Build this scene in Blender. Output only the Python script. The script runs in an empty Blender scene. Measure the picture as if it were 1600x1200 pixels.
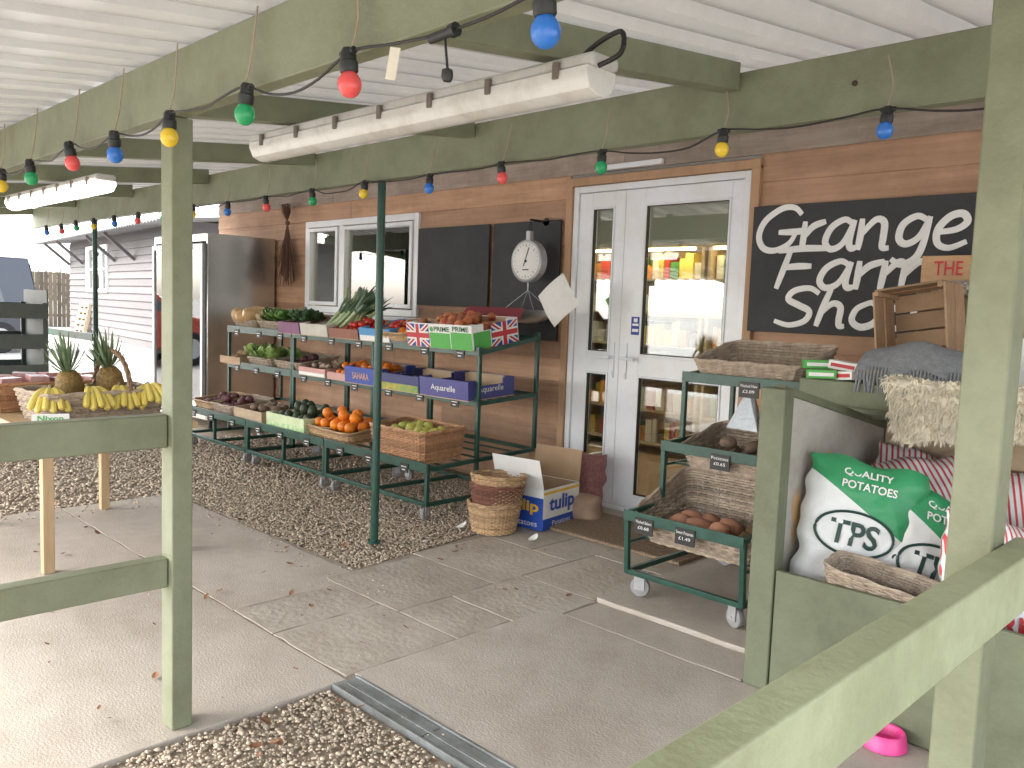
import bpy, math, random
import numpy as np
from mathutils import Vector, Matrix, noise
random.seed(7); rng=np.random.default_rng(7)
C=bpy.context.scene.collection
rad=math.radians
# ------------------------------------------------------------ materials
MC={}
def M(name,col,rough=.6,var=.25,scale=6,bump=0,bscale=60,metal=0,col2=None,rnd=0,orand=0,stretch=(1,1,1),emit=0,alpha=1,spec=.5,trans=0,detail=6,stain=None):
    if name in MC: return MC[name]
    m=bpy.data.materials.new(name); m.use_nodes=True; nt=m.node_tree; N=nt.nodes; L=nt.links
    b=N['Principled BSDF']; b.inputs['Roughness'].default_value=rough; b.inputs['Metallic'].default_value=metal
    b.inputs['Specular IOR Level'].default_value=spec
    tc=N.new('ShaderNodeTexCoord'); mp=N.new('ShaderNodeMapping'); mp.inputs['Scale'].default_value=stretch
    L.new(tc.outputs['Object'],mp.inputs['Vector'])
    nz=N.new('ShaderNodeTexNoise'); nz.inputs['Scale'].default_value=scale; nz.inputs['Detail'].default_value=detail; nz.inputs['Roughness'].default_value=.65
    L.new(mp.outputs[0],nz.inputs['Vector'])
    rp=N.new('ShaderNodeValToRGB'); rp.color_ramp.elements[0].position=.32; rp.color_ramp.elements[1].position=.68
    c2=col2 if col2 else tuple(c*(1-var) for c in col)
    rp.color_ramp.elements[0].color=(*c2,1); rp.color_ramp.elements[1].color=(*col,1)
    L.new(nz.outputs['Fac'],rp.inputs['Fac']); out=rp.outputs['Color']
    if stain:
        n3=N.new('ShaderNodeTexNoise'); n3.inputs['Scale'].default_value=stain[0]; n3.inputs['Detail'].default_value=9; n3.inputs['Roughness'].default_value=.72
        L.new(tc.outputs['Object'],n3.inputs['Vector'])
        r3=N.new('ShaderNodeValToRGB'); r3.color_ramp.elements[0].position=.36; r3.color_ramp.elements[1].position=.56
        q=1-stain[1]; r3.color_ramp.elements[0].color=(q,q*.97,q*.93,1); r3.color_ramp.elements[1].color=(1,1,1,1); L.new(n3.outputs['Fac'],r3.inputs['Fac'])
        mm=N.new('ShaderNodeMix'); mm.data_type='RGBA'; mm.blend_type='MULTIPLY'; mm.inputs[0].default_value=1; L.new(out,mm.inputs[6]); L.new(r3.outputs['Color'],mm.inputs[7]); out=mm.outputs[2]
    if rnd or orand:
        hs=N.new('ShaderNodeHueSaturation'); mr=N.new('ShaderNodeMapRange')
        k=rnd or orand
        mr.inputs['To Min'].default_value=1-k; mr.inputs['To Max'].default_value=1+k
        if rnd:
            at=N.new('ShaderNodeAttribute'); at.attribute_name='rnd'; L.new(at.outputs['Fac'],mr.inputs['Value'])
        else:
            oi=N.new('ShaderNodeObjectInfo'); L.new(oi.outputs['Random'],mr.inputs['Value'])
        L.new(mr.outputs[0],hs.inputs['Value']); L.new(out,hs.inputs['Color']); out=hs.outputs['Color']
    L.new(out,b.inputs['Base Color'])
    if bump:
        n2=N.new('ShaderNodeTexNoise'); n2.inputs['Scale'].default_value=bscale; n2.inputs['Detail'].default_value=4
        L.new(mp.outputs[0],n2.inputs['Vector'])
        bp=N.new('ShaderNodeBump'); bp.inputs['Strength'].default_value=bump; bp.inputs['Distance'].default_value=.01
        L.new(n2.outputs['Fac'],bp.inputs['Height']); L.new(bp.outputs[0],b.inputs['Normal'])
    if emit:
        L.new(out,b.inputs['Emission Color']); b.inputs['Emission Strength'].default_value=emit
    MC[name]=m; return m
def glassmat(name,tint=(.9,.95,.93),refl=.12):
    m=bpy.data.materials.new(name); m.use_nodes=True; nt=m.node_tree; N=nt.nodes; L=nt.links; N.clear()
    o=N.new('ShaderNodeOutputMaterial'); mx=N.new('ShaderNodeMixShader'); t=N.new('ShaderNodeBsdfTransparent'); g=N.new('ShaderNodeBsdfGlossy')
    g.inputs['Roughness'].default_value=.015; t.inputs[0].default_value=(*tint,1)
    fr=N.new('ShaderNodeFresnel'); fr.inputs[0].default_value=1.5; ma=N.new('ShaderNodeMath'); ma.operation='MULTIPLY_ADD'; ma.inputs[1].default_value=1.2; ma.inputs[2].default_value=refl; ma.use_clamp=True
    L.new(fr.outputs[0],ma.inputs[0]); L.new(ma.outputs[0],mx.inputs[0]); L.new(t.outputs[0],mx.inputs[1]); L.new(g.outputs[0],mx.inputs[2])
    L.new(mx.outputs[0],o.inputs[0]); return m
# ------------------------------------------------------------ mesh builder
class MB:
    def __init__(s): s.v=[];s.f=[];s.m=[];s.r=[]
    def add(s,vs,fs,mi=0,r=None):
        if r is None: r=random.random()
        o=len(s.v); s.v.extend([tuple(map(float,v)) for v in vs]); s.f.extend([tuple(i+o for i in f) for f in fs]); s.m.extend([mi]*len(fs)); s.r.extend([r]*len(fs)); return s
    def box(s,x0,x1,y0,y1,z0,z1,mi=0,r=None):
        return s.add([(x0,y0,z0),(x1,y0,z0),(x1,y1,z0),(x0,y1,z0),(x0,y0,z1),(x1,y0,z1),(x1,y1,z1),(x0,y1,z1)],[(0,3,2,1),(4,5,6,7),(0,1,5,4),(1,2,6,5),(2,3,7,6),(3,0,4,7)],mi,r)
    def hexa(s,p,mi=0,r=None):
        return s.add(p,[(0,3,2,1),(4,5,6,7),(0,1,5,4),(1,2,6,5),(2,3,7,6),(3,0,4,7)],mi,r)
    def bar(s,p0,p1,w,h=None,mi=0,r=None,up=(0,0,1)):
        h=h or w; p0=Vector(p0);p1=Vector(p1);d=(p1-p0).normalized();u=Vector(up)
        if abs(d.dot(u))>.95:u=Vector((0,1,0))
        a=d.cross(u).normalized()*w/2; b=a.cross(d).normalized()*h/2
        P=[]
        for q in(p0,p1):P.append([q-a-b,q+a-b,q+a+b,q-a+b])
        return s.add(P[0]+P[1],[(0,1,2,3),(7,6,5,4),(0,4,5,1),(1,5,6,2),(2,6,7,3),(3,7,4,0)],mi,r)
    def tube(s,pts,rr,n=6,mi=0,closed=False,r=None,flat=None,cap=True):
        P=np.array(pts,float);k=len(P)
        if closed: T=np.roll(P,-1,0)-np.roll(P,1,0)
        else: T=np.gradient(P,axis=0)
        T/= (np.linalg.norm(T,axis=1)[:,None]+1e-9)
        up=np.array([0,0,1.]) if abs(T[:,2]).mean()<.8 else np.array([0,1.,0])
        if flat is not None: up=np.array([0,1.,0])
        A=np.cross(T,up); A/=(np.linalg.norm(A,axis=1)[:,None]+1e-9); B=np.cross(A,T)
        R=np.full(k,rr) if np.isscalar(rr) else np.array(rr,float)
        an=np.arange(n)*2*math.pi/n
        V=P[:,None,:]+R[:,None,None]*(np.cos(an)[None,:,None]*A[:,None,:]+np.sin(an)[None,:,None]*B[:,None,:])
        if flat is not None: V[:,:,1]=P[:,None,1]+(V[:,:,1]-P[:,None,1])*flat
        fs=[]
        for i in range(k if closed else k-1):
            j=(i+1)%k
            for q in range(n):
                w=(q+1)%n; fs.append((i*n+q,i*n+w,j*n+w,j*n+q))
        if not closed and cap: fs+= [tuple(range(n))[::-1],tuple((k-1)*n+q for q in range(n))]
        return s.add(V.reshape(-1,3).tolist(),fs,mi,r)
    def cyl(s,p0,p1,r0,r1=None,n=16,mi=0,r=None):
        return s.tube([p0,p1],[r0,r0 if r1 is None else r1],n,mi,r=r)
    def lathe(s,prof,c=(0,0,0),n=20,mi=0,ax='z',r=None):
        vs=[];fs=[];k=len(prof)
        for i in range(n):
            a=2*math.pi*i/n
            for (q,z) in prof:
                if ax=='z': vs.append((c[0]+q*math.cos(a),c[1]+q*math.sin(a),c[2]+z))
                elif ax=='y': vs.append((c[0]+q*math.cos(a),c[1]+z,c[2]+q*math.sin(a)))
                else: vs.append((c[0]+z,c[1]+q*math.cos(a),c[2]+q*math.sin(a)))
        for i in range(n):
            j=(i+1)%n
            for q in range(k-1): fs.append((i*k+q,j*k+q,j*k+q+1,i*k+q+1))
        return s.add(vs,fs,mi,r)
    def ell(s,c,rx,ry,rz,n=14,m=9,mi=0,fn=None,r=None):
        vs=[];fs=[]
        for i in range(m+1):
            t=math.pi*i/m
            for j in range(n):
                a=2*math.pi*j/n; d=(math.sin(t)*math.cos(a),math.sin(t)*math.sin(a),math.cos(t)); k=fn(d) if fn else 1
                vs.append((c[0]+rx*d[0]*k,c[1]+ry*d[1]*k,c[2]+rz*d[2]*k))
        for i in range(m):
            for j in range(n):
                q=(j+1)%n; fs.append((i*n+j,(i+1)*n+j,(i+1)*n+q,i*n+q))
        return s.add(vs,fs,mi,r)
    def tf(s,mat):
        s.v=[tuple(mat@Vector(v)) for v in s.v]; return s
    def join(s,o,mat=None,mi=0):
        vs=o.v if mat is None else [tuple(mat@Vector(v)) for v in o.v]
        b=len(s.v); s.v.extend(vs); s.f.extend([tuple(i+b for i in f) for f in o.f]); s.m.extend([q+mi for q in o.m]); s.r.extend(o.r); return s
    def mesh(s,name,mats,smooth=38):
        me=bpy.data.meshes.new(name); me.from_pydata(s.v,[],s.f)
        for m in (mats if isinstance(mats,(list,tuple)) else [mats]): me.materials.append(m)
        me.polygons.foreach_set('material_index',s.m)
        at=me.attributes.new('rnd','FLOAT','FACE'); at.data.foreach_set('value',s.r)
        me.polygons.foreach_set('use_smooth',[True]*len(s.f))
        me.update()
        try: me.set_sharp_from_angle(angle=rad(smooth))
        except Exception: pass
        return me
def link(o,parent=None,loc=(0,0,0),rot=(0,0,0),sc=(1,1,1)):
    C.objects.link(o); o.location=loc;o.rotation_euler=rot;o.scale=sc
    if parent: o.parent=parent
    return o
def tag(o,label,cat,group=None):
    o['label']=label;o['category']=cat
    if group:o['group']=group
    return o
def root(name,label,cat,loc=(0,0,0),rot=(0,0,0),group=None):
    e=bpy.data.objects.new(name,None); e.empty_display_size=.1; link(e,None,loc,rot); return tag(e,label,cat,group)
def part(parent,name,mb,mats,bevel=0,loc=(0,0,0),rot=(0,0,0),smooth=38):
    me=mb if isinstance(mb,bpy.types.Mesh) else mb.mesh(name,mats,smooth)
    o=bpy.data.objects.new(name,me); link(o,parent,loc,rot)
    if bevel:
        b=o.modifiers.new('b','BEVEL');b.width=bevel;b.segments=2;b.limit_method='ANGLE';b.angle_limit=rad(50)
    return o
def thing(name,label,cat,mb,mats,loc=(0,0,0),rot=(0,0,0),group=None,bevel=0,smooth=38,sc=(1,1,1)):
    o=part(None,name,mb,mats,bevel,loc,rot,smooth); o.scale=sc; return tag(o,label,cat,group)
def structure(name,mb,mats,loc=(0,0,0),bevel=0):
    o=part(None,name,mb,mats,bevel,loc); o['kind']='structure'; return o
def dup(t,loc,rot=None,label=None):
    def cp(o,par):
        n=o.copy(); C.objects.link(n)
        if par: n.parent=par
        for c in list(o.children): cp(c,n)
        return n
    n=cp(t,None); n.location=loc
    if rot: n.rotation_euler=rot
    if label: n['label']=label
    return n
def text(s,w=None,h=None,size=1.0,bold=0):
    c=bpy.data.curves.new('t','FONT'); c.body=s; c.size=size; c.offset=bold; c.resolution_u=3
    o=bpy.data.objects.new('t',c); C.objects.link(o); bpy.context.view_layer.update()
    dg=bpy.context.evaluated_depsgraph_get(); me=bpy.data.meshes.new_from_object(o.evaluated_get(dg))
    vs=np.array([v.co[:] for v in me.vertices]); fs=[tuple(p.vertices) for p in me.polygons]
    C.objects.unlink(o); bpy.data.objects.remove(o)
    mn=vs.min(0);mx=vs.max(0); sx=(w/(mx[0]-mn[0])) if w else None; sz=(h/(mx[1]-mn[1])) if h else None
    sx=sx or sz or 1; sz=sz or sx
    b=MB(); b.add([((v[0]-mn[0])*sx,0,(v[1]-mn[1])*sz) for v in vs],fs); return b
def crom(pts,k=6,closed=False):
    P=[np.array(p,float) for p in pts];n=len(P);o=[]
    rng_=range(n if closed else n-1)
    for i in rng_:
        p1=P[i];p2=P[(i+1)%n];p0=P[i-1] if (closed or i>0) else p1;p3=P[(i+2)%n] if (closed or i+2<n) else p2
        for j in range(k):
            t=j/k;o.append(.5*((2*p1)+(-p0+p2)*t+(2*p0-5*p1+4*p2-p3)*t*t+(-p0+3*p1-3*p2+p3)*t**3))
    if not closed:o.append(P[-1])
    return o
# palette
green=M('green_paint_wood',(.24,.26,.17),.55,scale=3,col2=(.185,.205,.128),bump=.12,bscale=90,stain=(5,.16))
greenLit=M('green_paint_rail_lit',(.43,.47,.30),.5,scale=5,col2=(.35,.39,.24),bump=.15,bscale=90,stain=(6,.2))  # same green paint, lightened to put the light on the right rail into its colour
greenB=M('green_paint_board',(.165,.185,.115),.6,scale=4,col2=(.125,.142,.085),bump=.15,bscale=60,stain=(3,.25))
dkgreen=M('dark_green_metal',(.02,.085,.062),.35,scale=9,col2=(.014,.06,.045),bump=.05,stain=(14,.3))
roofm=M('corrugated_roof_white',(.46,.445,.415),.28,scale=2.5,col2=(.38,.365,.34),bump=.03,bscale=12,stain=(1.3,.2))
_n=roofm.node_tree;_o=[x for x in _n.nodes if x.type=='OUTPUT_MATERIAL'][0];_mx=_n.nodes.new('ShaderNodeMixShader');_mx.inputs[0].default_value=.055;_t=_n.nodes.new('ShaderNodeBsdfTranslucent');_t.inputs[0].default_value=(.9,.88,.84,1)
_n.links.new(_n.nodes['Principled BSDF'].outputs[0],_mx.inputs[1]);_n.links.new(_t.outputs[0],_mx.inputs[2]);_n.links.new(_mx.outputs[0],_o.inputs[0])
clad=M('cedar_cladding',(.56,.345,.22),.7,scale=3.5,stretch=(.35,1,6),col2=(.40,.235,.145),rnd=.2,bump=.22,bscale=18,stain=(1.6,.22))
cladgrey=M('weathered_board',(.42,.35,.30),.8,scale=4,stretch=(.4,1,5),col2=(.30,.24,.2),rnd=.2,bump=.3,bscale=20,stain=(2,.3))
trim=M('door_trim_wood',(.50,.31,.18),.6,scale=5,stretch=(2,2,.4),col2=(.37,.22,.125),bump=.15)
upvc=M('white_upvc',(.82,.85,.89),.28,scale=2,var=.05,stain=(3,.06))
black=M('black_plastic',(.015,.015,.015),.4,scale=5)
chalk=M('chalkboard_black',(.030,.032,.034),.75,scale=3,col2=(.052,.053,.055),bump=.05)
white=M('white_paint',(.82,.82,.8),.5,scale=8,var=.08)
steel=M('brushed_steel',(.62,.62,.60),.24,scale=2,metal=.9,col2=(.56,.56,.54),stretch=(1,1,1.5))
steelL=M('galvanised',(.5,.51,.52),.45,metal=.6,scale=12,col2=(.38,.39,.4))
tan=M('pine_tabletop',(.57,.41,.24),.5,scale=4,stretch=(1,6,1),col2=(.45,.31,.17),bump=.1)
pine=M('raw_pine',(.54,.41,.27),.6,scale=4,stretch=(1,1,5),col2=(.40,.30,.2),rnd=.2,bump=.15)
crateW=M('crate_wood',(.46,.31,.19),.7,scale=5,stretch=(1,1,6),col2=(.33,.21,.12),rnd=.25,bump=.2)
wgrey=M('wicker_grey',(.44,.36,.28),.75,scale=30,col2=(.27,.21,.155),rnd=.3)
wtan=M('wicker_tan',(.52,.36,.21),.65,scale=30,col2=(.37,.23,.12),rnd=.3)
wred=M('wicker_redbrown',(.22,.095,.065),.65,scale=30,col2=(.14,.055,.035),rnd=.3)
worange=M('wicker_orange_brown',(.50,.28,.15),.6,scale=30,col2=(.34,.17,.085),rnd=.3)
card=M('cardboard',(.46,.32,.2),.85,scale=6,col2=(.39,.26,.155),bump=.05)
cardin=M('cardboard_inner',(.52,.38,.25),.85,scale=6,var=.15)
blueP=M('print_blue',(.025,.06,.33),.5,scale=5,var=.1)
redP=M('print_red',(.55,.03,.04),.5,scale=5,var=.1)
greenP=M('print_green',(.09,.42,.08),.5,scale=5,var=.1)
yelP=M('print_yellow',(.85,.5,.03),.5,scale=5,var=.1)
glass=glassmat('window_glass')
# ------------------------------------------------------------ camera
f,pi,r_,a=1305.13,.0908579880,.0364560599,.787015891
F=Vector((-math.cos(a)*math.cos(pi),math.sin(a)*math.cos(pi),-math.sin(pi)))
R0=Vector((math.sin(a),math.cos(a),0));U0=R0.cross(F)
R=R0*math.cos(r_)+U0*math.sin(r_);U=U0*math.cos(r_)-R0*math.sin(r_)
cd=bpy.data.cameras.new('camera');cd.sensor_width=36;cd.lens=36*f/1600;cd.clip_end=2000;cd.clip_start=.05
co=bpy.data.objects.new('camera',cd);C.objects.link(co)
m4=Matrix.Identity(4)
for i in range(3): m4[i][0]=R[i];m4[i][1]=U[i];m4[i][2]=-F[i]
m4[0][3]=0;m4[1][3]=0;m4[2][3]=1.35
co.matrix_world=m4; bpy.context.scene.camera=co
# ------------------------------------------------------------ world
w=bpy.data.worlds.new('World');bpy.context.scene.world=w;w.use_nodes=True;nt=w.node_tree
bg=nt.nodes['Background'];sk=nt.nodes.new('ShaderNodeTexSky');sk.sky_type='NISHITA';sk.sun_disc=False
sk.sun_elevation=rad(42);sk.sun_rotation=rad(215);sk.dust_density=3;sk.air_density=1;sk.ozone_density=1
hs=nt.nodes.new('ShaderNodeHueSaturation');hs.inputs['Saturation'].default_value=.38;hs.inputs['Value'].default_value=1.0
nt.links.new(sk.outputs[0],hs.inputs['Color']);nt.links.new(hs.outputs[0],bg.inputs[0]);bg.inputs[1].default_value=1.05
sd=bpy.data.lights.new('sun','SUN');sd.energy=5.0;sd.angle=rad(22);sd.color=(1,.96,.9)
so=bpy.data.objects.new('sun',sd);C.objects.link(so)
sv=Vector((math.sin(rad(215))*math.cos(rad(42)),math.cos(rad(215))*math.cos(rad(42)),math.sin(rad(42))))
so.rotation_euler=sv.to_track_quat('Z','Y').to_euler()
bpy.context.scene.view_settings.view_transform='Standard'
bpy.context.scene.view_settings.look='None'
# ------------------------------------------------------------ ground
yard=M('yard_concrete',(.46,.44,.41),.85,scale=.6,col2=(.38,.36,.335),bump=.2,bscale=30)
conc=M('worn_concrete',(.48,.43,.375),.8,scale=9,col2=(.42,.375,.32),bump=.3,bscale=120,detail=10,stain=(1.1,.2))
paver=M('stone_paver',(.46,.415,.355),.75,scale=7,col2=(.39,.345,.29),rnd=.06,bump=.5,bscale=35,detail=10,stain=(2.2,.22))
mortar=M('joint_mortar',(.33,.29,.235),.9,scale=20,col2=(.25,.215,.17),bump=.4)
gbed=M('gravel_bed',(.36,.30,.23),.9,scale=60,col2=(.23,.185,.14),bump=.8,bscale=70)
gst=M('gravel_stone',(.50,.415,.32),.75,scale=25,col2=(.41,.335,.25),rnd=.38)
structure('ground',MB().add([(-300,-300,-.03),(300,-300,-.03),(300,300,-.03),(-300,300,-.03)],[(0,1,2,3)]),yard)
structure('gravel_bed',MB().add([(-9.6,-3,-.022),(2.5,-3,-.022),(2.5,4.54,-.022),(-9.6,4.54,-.022)],[(0,1,2,3)]),gbed)
structure('joint_bed',MB().add([(-3.32,1.60,-.004),(1.8,1.66,-.004),(1.8,4.53,-.004),(-3.7,4.53,-.004),(-3.46,2.4,-.004),(-5.58,2.35,-.004),(-5.58,1.6,-.004)],[(0,1,2,3,4,5,6)]),mortar)
def wob(x0,x1,y0,y1,zt,zb,j=.006,st=.12,seed=0):
    rr=random.Random(seed);P=[]
    def ed(ax,ay,bx,by):
        n=max(2,int(math.hypot(bx-ax,by-ay)/st))
        for i in range(n):
            t=i/n;P.append((ax+(bx-ax)*t+rr.uniform(-j,j),ay+(by-ay)*t+rr.uniform(-j,j)))
    ed(x0,y0,x1,y0);ed(x1,y0,x1,y1);ed(x1,y1,x0,y1);ed(x0,y1,x0,y0)
    n=len(P);v=[(x,y,zt) for x,y in P]+[(x,y,zb) for x,y in P]
    fs=[tuple(range(n))]+[(i+n,(i+1)%n+n,(i+1)%n,i) for i in range(n)]
    return MB().add(v,fs)
slab=MB();slab.join(wob(-5.6,-2.43,-3,1.654,0,-.028,.004,.1,1));slab.join(wob(-5.6,-3.325,1.662,2.36,-.001,-.028,.005,.08,2))
structure('concrete_slab',slab,conc,bevel=.003)
slab=MB();slab.join(wob(-2.455,1.8,1.705,2.745,.002,-.028,.004,.2,3));slab.join(wob(-2.36,-1.49,2.752,2.985,.001,-.028,.004,.1,4));slab.join(wob(-1.48,1.8,2.75,4.53,-.001,-.028,.003,.2,5));slab.join(wob(-2.38,-1.49,2.99,4.53,.020,-.028,.008,.1,6))
structure('concrete_path',slab,conc,bevel=.004)
pv=MB();k=0
for q in[(-3.315,-2.98,1.666,2.197),(-2.974,-2.462,1.666,2.197),(-3.44,-2.86,2.204,2.787),(-2.853,-2.462,2.204,2.507),(-2.853,-2.372,2.515,2.988),(-3.5,-2.86,2.795,3.357),(-2.853,-2.392,2.996,3.556),(-3.6,-3.15,3.364,3.907),(-3.143,-2.86,3.364,3.907),(-2.853,-2.392,3.563,4.107),(-3.75,-3.3,3.915,4.53),(-3.293,-2.86,3.915,4.53),(-2.853,-2.392,4.115,4.53)]:
    k+=1;pv.join(wob(*q,random.uniform(0,.002),-.028,.005,.07,k+20))
structure('paving_slabs',pv,paver,bevel=.002)
g=(1+5**.5)/2
IV=np.array([(-1,g,0),(1,g,0),(-1,-g,0),(1,-g,0),(0,-1,g),(0,1,g),(0,-1,-g),(0,1,-g),(g,0,-1),(g,0,1),(-g,0,-1),(-g,0,1)])/math.sqrt(1+g*g)
IF=np.array([(0,11,5),(0,5,1),(0,1,7),(0,7,10),(0,10,11),(1,5,9),(5,11,4),(11,10,2),(10,7,6),(7,1,8),(3,9,4),(3,4,2),(3,2,6),(3,6,8),(3,8,9),(4,9,5),(2,4,11),(6,2,10),(8,6,7),(9,8,1)])
P=[]
def scat(x0,x1,y0,y1,dens,s0,s1,ok=lambda x,y:True):
    n=int((x1-x0)*(y1-y0)*dens)
    for _ in range(n):
        x=random.uniform(x0,x1);y=random.uniform(y0,y1)
        if ok(x,y):P.append((x,y,random.uniform(s0,s1)*random.choice((1,1,.7,1.25))))
scat(-5.6,-3.45,2.375,4.4,5600,.0045,.0100,lambda x,y:x<-3.47-(y-2.375)*.14)
scat(-7.7,-5.6,2.375,4.3,2600,.0065,.013)
scat(-2.42,-.7,.3,1.57,7000,.0035,.0085)
scat(-9.5,-5.62,0,2.4,1300,.008,.015)
scat(-5.6,-3.0,2.22,2.4,260,.003,.008); scat(-4.2,-2.5,.6,2.2,14,.002,.005);scat(-5.65,-5.3,.8,2.4,260,.004,.009)
scat(-2.42,-1.2,1.55,1.75,110,.002,.005);scat(-3.4,-2.4,1.65,2.3,18,.002,.005)
P=np.array(P);n=len(P)
sc=P[:,2][:,None]*rng.uniform(.7,1.25,(n,3));sc[:,2]*=.62
an=rng.uniform(0,6.28,n);V=IV[None]*sc[:,None,:]*rng.uniform(.85,1.12,(n,12,1))
X=V[:,:,0]*np.cos(an)[:,None]-V[:,:,1]*np.sin(an)[:,None];Y=V[:,:,0]*np.sin(an)[:,None]+V[:,:,1]*np.cos(an)[:,None]
on=((P[:,0]>-5.6)&(P[:,1]<2.36)&(P[:,0]<-2.43))|(P[:,1]>1.57)&(P[:,0]>-3.4)&(P[:,1]<2.36);zz=np.where(on,.003,-.016+rng.uniform(0,.010,n))
V=np.stack([X+P[:,0][:,None],Y+P[:,1][:,None],V[:,:,2]+zz[:,None]],-1).reshape(-1,3)
FF=(IF[None]+(np.arange(n)*12)[:,None,None]).reshape(-1,3)
me=bpy.data.meshes.new('gravel');me.vertices.add(len(V));me.vertices.foreach_set('co',V.ravel());me.loops.add(FF.size);me.loops.foreach_set('vertex_index',FF.ravel());me.polygons.add(len(FF));me.polygons.foreach_set('loop_start',np.arange(len(FF))*3)
me.update(calc_edges=True);me.polygons.foreach_set('use_smooth',np.ones(len(FF),bool))
at=me.attributes.new('rnd','FLOAT','FACE');at.data.foreach_set('value',np.repeat(rng.random(n),20));me.materials.append(gst)
o=bpy.data.objects.new('gravel',me);C.objects.link(o);o['kind']='stuff'
dr=MB();dr.box(-2.43,1.5,1.59,1.60,-.02,.006);dr.box(-2.43,1.5,1.69,1.70,-.02,.006)
x=-2.43
while x<1.4: dr.box(x,x+.48,1.605,1.685,-.02,.001);x+=.49
dr.box(-2.4,1.4,1.636,1.654,.0,.0035)
thing('drainage_channel','long grey metal drainage channel set in the paving','drain',dr,M('drain_grey',(.30,.32,.32),.6,metal=.3,scale=8,col2=(.2,.215,.21),bump=.2,stain=(6,.35)),bevel=.002)
# ------------------------------------------------------------ shop building
XL,XR,YW=-9.45,2.0,4.55
shop=root('shop_building','timber clad farm shop with white glazed door and window','building',(0,YW,0))
HO=[(-4.0,-2.52,-1,2.235),(-7.5,-5.69,1.24,2.13)]
cb=MB();cg=MB();z=.02;h=.163;row=0
while z<2.62:
    segs=[(XL,XR)]
    for (a0,a1,z0,z1) in HO:
        if z+h>z0+.02 and z<z1-.02:
            ns=[]
            for s0,s1 in segs:
                if s0<a0:ns.append((s0,min(s1,a0)))
                if s1>a1:ns.append((max(s0,a1),s1))
            segs=ns
    rr=random.Random(row)
    for s0,s1 in segs:
        x=s0
        while x<s1-.01:
            x2=min(s1,x+rr.uniform(2.2,4.2));
            if s1-x2<.5:x2=s1
            t=cg if z>2.28 else cb
            t.hexa([(x,-.022,z-.005),(x2-.003,-.022,z-.005),(x2-.003,.0,z-.005),(x,.0,z-.005),(x,-.013,z+h),(x2-.003,-.013,z+h),(x2-.003,.0,z+h),(x,.0,z+h)],0,rr.random());x=x2
    z+=h;row+=1
part(shop,'cladding',cb,clad,bevel=.002); part(shop,'upper_cladding',cg,cladgrey,bevel=.002)
cream=M('interior_cream',(.42,.42,.39),.7,scale=2,var=.08);inw=M('interior_floor_wood',(.3,.2,.12),.5,scale=3,stretch=(1,8,1),col2=(.2,.13,.08))
iw=MB()
iw.box(XL,-7.5,.001,.14,0,2.62);iw.box(-5.69,-4.0,.001,.14,0,2.62);iw.box(-2.52,XR,.001,.14,0,2.62);iw.box(-7.5,-5.69,.001,.14,0,1.24);iw.box(-7.5,-5.69,.001,.14,2.13,2.62);iw.box(-4.0,-2.52,.001,.14,2.235,2.62)
iw.box(XL,XL+.12,.14,3.6,0,2.62);iw.box(XR-.12,XR,.14,3.6,0,2.62);iw.box(XL,XR,3.6,3.7,0,2.62)
part(shop,'inner_wall',iw,cream)
part(shop,'interior_floor',MB().box(XL+.12,XR-.12,.0,3.6,-.02,.012),inw); part(shop,'ceiling',MB().box(XL,XR,.14,3.7,2.62,2.7),M('ceiling_grey',(.30,.32,.30),.7))
tb=MB();tb.box(-4.01,-3.953,-.05,.02,0,2.235);tb.box(-2.567,-2.51,-.05,.02,0,2.235);tb.box(-4.01,-2.51,-.052,.02,2.213,2.27)
part(shop,'door_surround',tb,trim,bevel=.004)
def frame(mb,x0,x1,z0,z1,t,y0,y1,tb_=None,tt=None):
    tb_=tb_ or t;tt=tt or t
    mb.box(x0,x0+t,y0,y1,z0,z1);mb.box(x1-t,x1,y0,y1,z0,z1);mb.box(x0+t,x1-t,y0,y1,z1-tt,z1);mb.box(x0+t,x1-t,y0,y1,z0,z0+tb_)
df=MB();df.box(-3.95,-3.905,-.035,.05,0,2.21);df.box(-2.615,-2.57,-.035,.05,0,2.21);df.box(-3.905,-2.615,-.035,.05,2.165,2.21);df.box(-3.905,-2.615,-.045,.05,0,.028)
part(shop,'door_frame',df,upvc,bevel=.004)
for nm,x0,x1,g0,g1 in(('a',-3.902,-3.50,-3.785,-3.585),('b',-3.497,-2.618,-3.335,-2.70)):
    d=MB();ya,yb=-.022,.035
    d.box(x0,g0,ya,yb,.03,2.162);d.box(g1,x1,ya,yb,.03,2.162)
    for z0,z1 in((.03,.11),(.93,1.06),(2.06,2.162)): d.box(g0,g1,ya,yb,z0,z1)
    for z0,z1 in((.11,.93),(1.06,2.06)):
        frame(d,g0,g1,z0,z1,.014,-.030,.0)
    dd=part(shop,'door',d,upvc,bevel=.003)
    part(dd,'glass_pane',MB().box(g0+.01,g1-.01,.004,.012,.115,.925),glass)
    part(dd,'glass_pane',MB().box(g0+.01,g1-.01,.004,.012,1.065,2.055),glass)
    gk=MB();
    for z0,z1 in((.11,.93),(1.06,2.06)): frame(gk,g0+.0135,g1-.0135,z0+.0135,z1-.0135,.006,-.024,.003)
    part(dd,'glazing_seal',gk,black)
    hb=MB(); hx=x1-.05 if nm=='a' else x0+.055
    hb.box(hx-.016,hx+.016,-.034,-.021,.9,1.14);hb.tube([(hx,-.03,1.04),(hx,-.075,1.04),(hx+(.02 if nm=='b' else -.02),-.08,1.04),(hx+(.11 if nm=='b' else -.09),-.08,1.035)],.011,8)
    hb.cyl((hx,-.04,.93),(hx,-.034,.93),.012)
    part(dd,'handle',hb,upvc,bevel=.002)
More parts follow.
